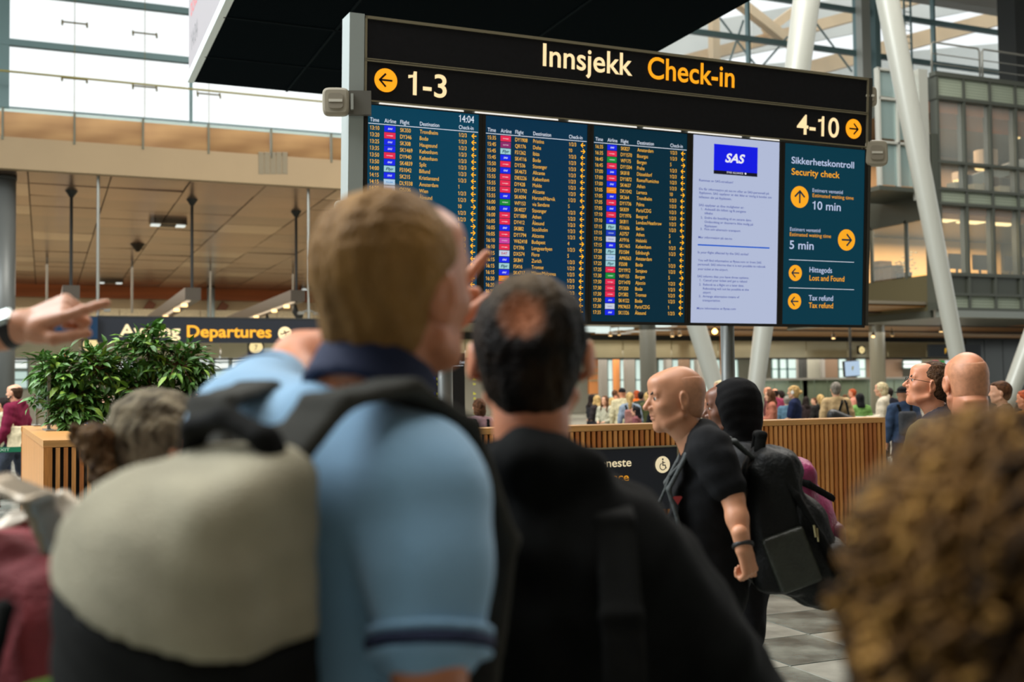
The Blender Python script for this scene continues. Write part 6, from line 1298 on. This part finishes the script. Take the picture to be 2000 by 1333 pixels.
F = Field((-.22, -.60, .80), (.2, -.2, 1.22), .007); F.box((-.02, -.42, 1.02), (.10, .07, .11), .04, .02); F.folds(.003, 30, 2); sub(tp, F, 'front_pocket', mat('black_nylon', (0, 0, 0)))
F = Field((-.24, -.5, .85), (-.06, -.1, 1.25), .006); F.box((-.152, -.28, 1.08), (.02, .075, .10), .015, .02, R=rotm(0, -20, 0)); sub(tp, F, 'side_pocket', mat('nylon_green_black', S(38, 42, 34), .4, var=.2, vscale=12, bump=.4, bscale=80))
for sx in (-1, 1):
    ribbon('shoulder_strap', [(sx * .07, -.17, 1.42), (sx * .105, -.10, 1.485), (sx * .115, -.02, 1.485), (sx * .12, .07, 1.44), (sx * .125, .135, 1.32), (sx * .15, .09, 1.16)], .024, .008, mat('strap_slate', S(48, 54, 54), .7, bump=.3, bscale=200), tp)
ribbon('top_handle', [(-.05, -.19, 1.45), (-.04, -.20, 1.505), (.04, -.20, 1.505), (.05, -.19, 1.45)], .012, .009, BLKF, tp, side=(0, 1, 0))
ribbon('zip_flap', [(-.13, -.20, 1.42), (-.15, -.30, 1.30), (-.15, -.38, 1.16), (-.13, -.46, 1.02)], .006, .008, BLKF, tp)
k = MB(); k.tube([(-.165, -.355, 1.20), (-.168, -.36, 1.16)], .004, 6).tube([(-.165, -.365, 1.19), (-.168, -.368, 1.145)], .003, 6); k.build('zip_pull', mat('brass_zip', S(170, 160, 120), .3, .8), tp)
ribbon('camera_strap', [(-.075, -.03, 1.475), (-.10, .05, 1.45), (-.105, .125, 1.37), (-.07, .165, 1.27), (-.04, .18, 1.20)], .015, .004, mat('strap_slate', (0, 0, 0)), tF, label='dark slate camera strap round the neck')
tk = thing('compact_camera', 'small camera with silver rings hanging at the bald man\'s chest', 'camera'); tk.matrix_basis = MF
F = Field((-.12, .12, 1.08), (.06, .30, 1.22), .004); F.box((-.03, .205, 1.155), (.045, .022, .028), .01, .004); F.cone((-.03, .21, 1.155), (-.03, .25, 1.15), .022, .02, .004); sub(tk, F, 'camera_body', mat('camera_black', S(30, 30, 32), .35))
k = MB()
for x in (-.075, .01):
    pts = [(x - .002, .185 + .011 * math.cos(q * .785), 1.198 + .012 * math.sin(q * .785)) for q in range(9)]; k.tube(pts, .0028, 6)
k.build('split_ring', mat('ring_chrome', S(200, 196, 186), .15, .95), tk)
k = MB(); flat(k, [(-.018, .01), (.018, .01), (.012, .014), (-.012, .014)], (0, 0, 0), (1, 0, 0), (0, 0, 1)); flat(k, [(-.018, .01), (0, -.016), (.018, .01)], (0, 0, 0), (1, 0, 0), (0, 0, 1))
o = k.build('chest_badge', mat('badge_red', S(176, 60, 64), .6), tF); o.location = (-.155, .105, 1.285); o.rotation_euler = (0, 0, math.radians(-70))
cuff(tF, PF['wrl'], PF['ell'], .0, .09, .037, .038, mat('black_rubber', (0, 0, 0)), 'wristband')

# ---------------- G: woman in a black headscarf with magenta backpack
shG = build_shapes(dict(headc=(0, .05, 1.635)), vox=.014, hvox=.0038, style='hijab', fem=True, fine=True, folds=.004, hp=-3)
tG = place(1424, 747, 4.45, -82, 'woman in a black headscarf walking beside the bald man', shG, dict(skin=SK['brown'], hair=cloth('black_scarf', (17, 17, 18), .2), hairname='headscarf', top=mat('floral_black', S(18, 18, 20), .8, var=0, vscale=1), trousers=DARKP))
face_bits(tG, shG, brow=(24, 16, 12), lips=(120, 66, 58))
for s_, sd in (('l', -1), ('r', 1)): shG['body_parts'].append(handf(MiF, shG['P']['wr' + s_], (0, .1, -1), (-sd, 0, 0), 1).mesh())
sc_ = thing('floral_scarf', 'black scarf with bright floral dots round the walking woman\'s shoulder', 'scarf'); sc_.matrix_basis = tG.matrix_basis
ribbon('scarf_cloth', [(-.10, -.16, 1.26), (-.115, -.11, 1.40), (-.09, -.03, 1.475), (-.05, .04, 1.49)], .05, .012, BLK, sc_, side=(.6, .5, 0)); R = random.Random(3)
for q, cc in enumerate(((230, 60, 70), (240, 230, 220), (250, 200, 60), (70, 150, 80))):
    k = MB()
    for i in range(22):
        u_ = R.uniform(0, 1); c_ = Vector((-.115 + R.uniform(-.035, .03), -.15 + .12 * u_ + R.uniform(-.03, .03), 1.30 + .17 * u_ + .012)); k.tube([c_ - Vector((.012, 0, 0)), c_, c_ + Vector((.012, 0, .004))], [.003, .011, .003], 6)
    k.build('flower_dots', mat('flower_%d' % q, S(*cc), .7), sc_)
FM = Field((-.22, -.50, .90), (.22, -.02, 1.54), .008); FM.box((0, -.22, 1.20), (.14, .08, .22), .06, .02); FM.ell((0, -.31, 1.14), (.12, .08, .15), .05); FM.folds(.003, 26, 4)
tm_ = bag('backpack', 'magenta backpack worn by the woman in the black headscarf', 'backpack', tG.matrix_basis, [('bag_body', FM, mat('magenta_nylon', S(146, 44, 92), .5, var=.15, vscale=10, bump=.4, bscale=80))])
F = Field((-.22, -.60, .80), (.2, -.2, 1.22), .007); F.box((-.0, -.375, 1.06), (.09, .04, .09), .03, .02); sub(tm_, F, 'front_pocket', mat('magenta_dark', S(96, 28, 66), .5))
for sx in (-1, 1): ribbon('shoulder_strap', [(sx * .07, -.15, 1.40), (sx * .10, -.06, 1.475), (sx * .11, .04, 1.46), (sx * .12, .11, 1.34)], .024, .008, mat('strap_pink', S(196, 62, 120), .6), tm_)
ribbon('compression_strap', [(-.13, -.14, 1.36), (-.14, -.26, 1.32), (-.12, -.36, 1.26)], .010, .006, BLKF, tm_, side=(0, 0, 1)); ribbon('compression_strap', [(-.13, -.14, 1.12), (-.145, -.26, 1.10), (-.12, -.38, 1.08)], .010, .006, BLKF, tm_, side=(0, 0, 1))

# ---------------- H: man with glasses looking up
shH = build_shapes(dict(headc=(0, .05, 1.632), neck1=(0, .03, 1.535)), vox=.014, hvox=.004, style='receding', fine=True, hp=13, hy=12, wide=1.15, loose=.012, folds=.004)
tH = place(1812, 707, 5.5, -68, 'brown-haired man with thin glasses looking up, navy jacket with red straps', shH, dict(skin=SK['ruddy'], hair=hairm('dark_brown', (50, 34, 22), (92, 64, 42)), top=cloth('navy_jacket', (34, 36, 50)), topname='jacket')); face_bits(tH, shH)
for s_, sd in (('l', -1), ('r', 1)): shH['body_parts'].append(handf(MiF, shH['P']['wr' + s_], (0, .1, -1), (-sd, 0, 0), 1).mesh())
k = MB(); Rm = Matrix(shH['R'].tolist()); hc = Vector(shH['P']['headc'])
for sx in (-1, 1):
    k.tube([hc + Rm @ Vector((sx * .031 + .019 * math.cos(q * .524), .107, .006 + .014 * math.sin(q * .524))) for q in range(13)], .0014, 5)
    k.tube([hc + Rm @ Vector(p) for p in ((sx * .050, .107, .010), (sx * .076, .085, .010), (sx * .084, -.005, .012))], .0014, 5)
k.tube([hc + Rm @ Vector(p) for p in ((-.012, .107, .008), (.012, .107, .008))], .0014, 5); k.build('glasses', mat('glasses_black', S(20, 20, 22), .3), tH)
rs = thing('backpack', 'backpack with bright red straps worn by the man with glasses', 'backpack'); rs.matrix_basis = tH.matrix_basis
F = Field((-.22, -.42, .98), (.22, -.06, 1.46), .010); F.box((0, -.22, 1.2), (.14, .07, .20), .05, .02); sub(rs, F, 'bag_body', cloth('dark_red_bag', (70, 30, 34)))
for sx in (-1, 1): ribbon('shoulder_strap', [(sx * .09, -.15, 1.38), (sx * .115, -.07, 1.475), (sx * .12, .02, 1.48), (sx * .125, .10, 1.40), (sx * .13, .14, 1.26)], .022, .008, mat('strap_red', S(214, 44, 36), .55), rs)

# ---------------- I: bald man from behind
shI = build_shapes(dict(headc=(0, .02, 1.63)), vox=.014, hvox=.005, style='bald', fine=True, wide=1.25, belly=.04, folds=.003, hp=-2, ear=1.04)
for s_, sd in (('l', -1), ('r', 1)): shI['body_parts'].append(handf(MiF, shI['P']['wr' + s_], (0, .1, -1), (-sd, 0, 0), 1).mesh())
FN = Field((-.12, -.12, 1.36), (.12, .12, 1.64), .006); FN.chain([(0, -.012, 1.475), (0, -.02, 1.56)], [.070, .064], .03); FN.ell((0, -.075, 1.56), (.045, .02, .012), .015); shI['body_parts'].append(FN.mesh())
tI = place(1885, 688, 4.25, 2, 'bald man seen from behind in an olive brown shirt', shI, dict(skin=SK['ruddy'], top=cloth('olive_brown_shirt', (92, 78, 50)), topname='shirt'))
st = stub(.005); link('stubble', np_mesh('stubble', [xf(st.mesh(), shI['R'], shI['P']['headc'])]), mat('stubble_sand', S(192, 132, 96), .5, var=.12, vscale=60), tI)

# ---------------- K: walking man far left
PK = dict(knl=(-.10, .20, .52), anl=(-.10, .22, .10), knr=(.10, -.02, .50), anr=(.10, -.34, .20), ell=(-.22, .02, 1.12), wrl=(-.22, .16, .92))
shK = build_shapes(PK, vox=.014, hvox=.006, style='ring', legs='short', hoodie=True, loose=.01, fine=False)
tK = place(28, 759, 15.4, -85, 'bearded balding man in a maroon hoodie and shorts walking at the far left', shK, dict(skin=SK['light'], hair=hairm('brown', (70, 48, 32)), top=cloth('maroon_hoodie', (112, 30, 56)), topname='hoodie', trousers=cloth('denim_shorts', (62, 68, 80)), shoe=mat('brown_boot', S(72, 52, 40), .7)), H=1.74)
face_bits(tK, shK, beard=(44, 34, 28))
tt = thing('tote_bag', 'cream cloth tote bag behind the bearded man\'s back', 'bag'); tt.matrix_basis = tK.matrix_basis
F = Field((-.32, -.35, .85), (-.05, .1, 1.25), .01); F.box((-.19, -.14, 1.0), (.03, .16, .17), .025, .01); F.folds(.004, 20, 2); sub(tt, F, 'bag_body', cloth('cream_canvas', (206, 192, 158))); ribbon('strap', [(-.19, -.06, 1.14), (-.14, -.03, 1.44), (-.10, 0, 1.475), (-.12, .09, 1.36)], .012, .006, cloth('cream_canvas', (0, 0, 0)), tt)

# ---------------- the queue crowd
def arch(key):
    if key in ARCH: return ARCH[key]
    kw = dict(
        m_short=dict(style='short'), m_short2=dict(style='short', sleeve='short', P=dict(ell=(-.22, .02, 1.13), wrl=(-.14, .24, 1.05), elr=(.22, .02, 1.13), wrr=(.14, .24, 1.05))), m_ring=dict(style='ring', belly=.03), m_cap=dict(style='cap'), m_hat=dict(style='hat'), m_bald=dict(style='bald'),
        f_long=dict(style='long', fem=True, P=dict(wrl=(-.10, .26, 1.08), wrr=(.10, .26, 1.08), ell=(-.21, .03, 1.13), elr=(.21, .03, 1.13))), f_pony=dict(style='ponylong', fem=True), f_bob=dict(style='bob', fem=True, P=dict(wrl=(-.10, .28, 1.12), ell=(-.21, .03, 1.13))),
        f_black=dict(style='straightblack', fem=True), f_bun=dict(style='bun', fem=True, sleeve='short', P=dict(wrl=(-.06, .27, 1.04), ell=(-.22, .06, 1.12), wrr=(.06, .27, 1.04), elr=(.22, .06, 1.12))), f_hood=dict(style='bob', fem=True, hoodie=True, P=dict(wrl=(-.10, .30, 1.12), ell=(-.21, .03, 1.13))))[key]
    s = build_shapes(vox=.017, hvox=.009, folds=.004, seed=len(ARCH), loose=.006, **kw); ARCH[key] = s; return s
HC_ = {'blond': hairm('blond', (176, 136, 76), (222, 186, 124)), 'brown': hairm('brown2', (74, 46, 28), (110, 72, 44)), 'dark': hairm('near_black', (28, 22, 20), (48, 36, 30)), 'grey': hairm('grey', (120, 112, 100), (160, 152, 140)), 'red': hairm('red', (150, 62, 30), (190, 90, 46)), 'platinum': hairm('platinum', (210, 190, 140), (236, 220, 180)), 'black': hairm('black', (14, 14, 16), (28, 26, 28))}
Q = [ (1157, 772, 26, 60, 'f_long', 'dark', (40, 38, 40), 'light', 'dark-haired traveller in black beside the right ear of the black-haired man'),
 (1165, 774, 25, -40, 'f_long', 'blond', (50, 44, 44), 'light', 'blonde woman in a dark top left of the plaid shirt woman'),
 (1181, 775, 23.5, -150, 'f_long', 'brown', (176, 172, 150), 'light', 'long brown-haired woman in a pale plaid shirt'),
 (1194, 778, 28, -60, 'f_long', 'blond', (150, 120, 100), 'light', 'blonde woman peeking out behind the plaid shirt woman'),
 (1201, 763, 29, 30, 'm_short', 'brown', (84, 60, 48), 'tan', 'brown-haired man at the back of the left queue'),
 (1206, 771, 25, -110, 'm_short', 'brown', (120, 70, 60), 'ruddy', 'brown-haired man facing left beside the cap wearer'),
 (1215, 759, 23, 10, 'm_cap', 'black', (196, 184, 148), 'ruddy', 'man in a black cap and pale yellow shirt'),
 (1230, 768, 21.5, 5, 'f_pony', 'blond', (134, 146, 160), 'light', 'blonde woman with long loose hair and a grey blue jacket'),
 (1243, 764, 28, -30, 'f_bob', 'red', (226, 106, 34), 'light', 'traveller in a bright orange jacket'),
 (1241, 795, 20.5, -70, 'f_black', 'black', (128, 78, 80), 'light', 'small black-haired girl facing left above the counter'),
 (1252, 766, 26, 20, 'm_short', 'dark', (56, 58, 46), 'tan', 'dark curly-haired man right of the orange jacket'),
 (1264, 768, 24, -20, 'f_bob', 'blond', (72, 76, 46), 'light', 'short blonde-haired person in an olive green jacket'),
 (1284, 786, 20, 10, 'm_short', 'dark', (26, 28, 30), 'tan', 'person in a black jacket just behind the bald man\'s nose'),
 (1222, 776, 30, 0, 'f_long', 'brown', (60, 60, 84), 'light', 'person with long brown hair in the middle of the left queue'),
 (1361, 768, 24, -90, 'f_bun', 'dark', (214, 206, 190), 'tan', 'dark-haired woman in white between the bald man and the headscarf'),
 (1376, 766, 27, -60, 'm_short', 'brown', (150, 110, 90), 'light', 'brown-haired man behind the woman in white'),
 (1405, 745, 19, -100, 'm_short', 'platinum', (150, 140, 120), 'light', 'fair-haired man whose crown shows above the black headscarf'),
 (1503, 764, 21.5, -85, 'f_long', 'brown', (168, 104, 84), 'light', 'long brown-haired woman in a salmon sweater'),
 (1499, 757, 27, -60, 'm_ring', 'brown', (90, 50, 50), 'ruddy', 'ruddy-faced bald man behind the salmon sweater woman'),
 (1513, 760, 25, -20, 'm_ring', 'dark', (150, 60, 86), 'ruddy', 'balding man in a raspberry top'),
 (1525, 764, 28, -30, 'f_bun', 'dark', (206, 120, 130), 'light', 'dark-haired woman in a light pink top'),
 (1537, 775, 23, 20, 'm_short', 'grey', (84, 112, 130), 'light', 'person in a faded denim jacket turned away'),
 (1549, 755, 19.5, -62, 'f_bun', 'blond', (32, 40, 70), 'light', 'blonde woman with white headphones in a navy blouse'),
 (1574, 776, 25, 0, 'f_long', 'dark', (50, 40, 40), 'tan', 'dark-haired woman behind the navy blouse woman'),
 (1602, 772, 22, 0, 'f_pony', 'blond', (40, 38, 36), 'light', 'woman with very long golden hair and a black jacket seen from behind'),
 (1632, 748, 17.5, 6, 'm_short', 'grey', (188, 160, 118), 'light', 'grey-haired man in a beige jacket with a black duffel'),
 (1664, 761, 27, -70, 'm_short2', 'red', (196, 130, 110), 'ruddy', 'red-haired man behind the desk'),
 (1679, 770, 20, 0, 'f_black', 'black', (118, 158, 86), 'tan', 'black-haired woman in a light green blouse'),
 (1720, 749, 18.5, -75, 'f_hood', 'platinum', (214, 202, 180), 'light', 'platinum blonde woman in a cream hoodie'),
 (1736, 759, 24, -20, 'm_short', 'dark', (40, 40, 50), 'tan', 'dark-haired man beside the right steel column'),
 (1762, 756, 15.5, 4, 'm_hat', 'black', (58, 76, 104), 'tan', 'man in a black hat and blue plaid shirt with a grey backpack'),
 (1849, 772, 15, 0, 'm_short2', 'brown', (220, 216, 206), 'tan', 'person in a white top between the glasses man and the bald head'),
 (1952, 747, 11, -75, 'm_short', 'brown', (96, 76, 52), 'light', 'brown-haired person in brown at the right edge'),
 (2002, 764, 12, -40, 'm_short', 'red', (176, 120, 50), 'ruddy', 'person in mustard cut off by the right edge'),
 (1590, 778, 28, -90, 'm_short', 'brown', (86, 70, 60), 'light', 'brown-haired man between the navy blouse and the golden hair'),
 (1650, 772, 29, 0, 'f_long', 'brown', (60, 80, 84), 'light', 'woman hidden behind the beige jacket man'),
 (172, 771, 14, 20, 'm_short', 'dark', (44, 74, 112), 'light', 'dark-haired man in a blue jacket seen through the left plant'),
 (211, 772, 16, -60, 'm_ring', 'grey', (190, 188, 180), 'light', 'grey-haired man in a pale shirt seen through the plants'),
 (372, 764, 15, -90, 'm_bald', None, (176, 130, 130), 'light', 'bald man in pale pink behind the right plant'),
 (362, 800, 9.0 + 4, 30, 'f_long', 'blond', (120, 110, 100), 'light', 'blonde woman right of the grey bun'),
 (128, 776, 19, 60, 'f_black', 'black', (40, 40, 44), 'tan', 'black-haired traveller far behind the left plant'),
 (935, 781, 13.2, -20, 'f_bob', 'brown', (176, 140, 146), 'light', 'person in a dusty pink jacket beside the black flight display'),
 (6, 778, 17, -80, 'm_short', 'dark', (186, 186, 156), 'tan', 'person in a pale sage jacket at the left edge')]
for i, (px, yt, z, fc, ar, hr, tc_, sk, lb) in enumerate(Q):
    top = PZ(px, yt, z); t = place(px, yt, z, fc, lb, arch(ar), dict(skin=SK[sk], hair=HC_.get(hr), top=cloth('q%d' % i, tc_, .15), trousers=[JEANS, DARKP][i % 2]), group='travellers queueing behind the oak counter')
    if 'cap' in ar or 'hat' in ar: t.children[1].name = 'hat'
    if 'headphones' in lb:
        k = MB(); k.tube([(.088 * math.cos(math.pi * q / 10), .02, 1.65 + .10 * math.sin(math.pi * q / 10)) for q in range(11)], .009, 6); k.tube([(-.10, .025, 1.63), (-.08, .025, 1.63)], .032, 12); k.tube([(.10, .025, 1.63), (.08, .025, 1.63)], .032, 12)
        h_ = k.build('headphones', mat('white_plastic', S(225, 222, 214), .4), None); h_.matrix_basis = t.matrix_basis; tag(h_, 'white over-ear headphones on the blonde woman', 'headphones')
        s2 = MB(); s2.tube([(.10, .03, 1.47), (.02, .14, 1.25), (-.13, .12, 1.02)], .012, 6); s2.build('bag_strap', mat('yellow_strap', S(196, 180, 90), .7), t)
    if 'duffel' in lb:
        dfl = thing('duffel_bag', 'black leather duffel bag slung behind the beige jacket', 'bag'); dfl.matrix_basis = t.matrix_basis
        F = Field((-.25, -.45, .9), (.45, -.05, 1.5), .014); F.cone((-.10, -.24, 1.20), (.26, -.24, 1.04), .11, .11, .01); sub(dfl, F, 'bag_body', mat('black_leather', S(34, 34, 34), .4)); ribbon('strap', [(.0, -.20, 1.25), (.06, -.15, 1.40), (.09, -.05, 1.47), (.10, .08, 1.42)], .014, .007, BLKF, dfl); ribbon('strap', [(.16, -.22, 1.2), (.14, -.14, 1.40), (.12, -.05, 1.47), (.12, .08, 1.42)], .012, .007, BLKF, dfl)
    for kw_, nm, cc, lb2 in (('blue plaid', 'backpack', (70, 72, 76), 'grey backpack on the man in the black hat'), ('grey blue jacket', 'backpack', (150, 104, 96), 'dusty rose backpack on the long-haired blonde'), ('golden hair', 'backpack', (28, 28, 28), 'small black backpack below the very long golden hair'), ('dusty pink', 'handbag', (24, 24, 26), 'black bag on the back of the dusty pink jacket')):
        if kw_ in lb and not ('middle' in lb) and 'between' not in lb:
            bk = thing(nm, lb2, 'backpack' if nm == 'backpack' else 'bag'); bk.matrix_basis = t.matrix_basis
            F = Field((-.22, -.42, .9), (.22, -.04, 1.5), .014); F.box((0, -.22, 1.18), (.13, .075, .19), .05, .02); F.ell((0, -.27, 1.10), (.10, .06, .09), .03); sub(bk, F, 'bag_body', cloth('bag' + str(i), cc))
            for sx in (-1, 1): ribbon('shoulder_strap', [(sx * .08, -.16, 1.34), (sx * .10, -.08, 1.465), (sx * .11, .02, 1.475), (sx * .12, .10, 1.36)], .018, .007, BLKF, bk, vox=.012)
    if 'cream hoodie' in lb:
        pp_ = MB(); pp_.box((-.12, .30, 1.13), (.12, .52, 1.14)); o = pp_.build('paper_sheet', mat('paper_white', S(236, 234, 228), .6)); o.matrix_basis = t.matrix_basis; tag(o, 'white paper held by the platinum blonde woman', 'paper')
ws = [o for o in bpy.data.objects if o.name.startswith('person') and o.get('label', '').startswith('long brown-haired woman in a pale plaid')][0]
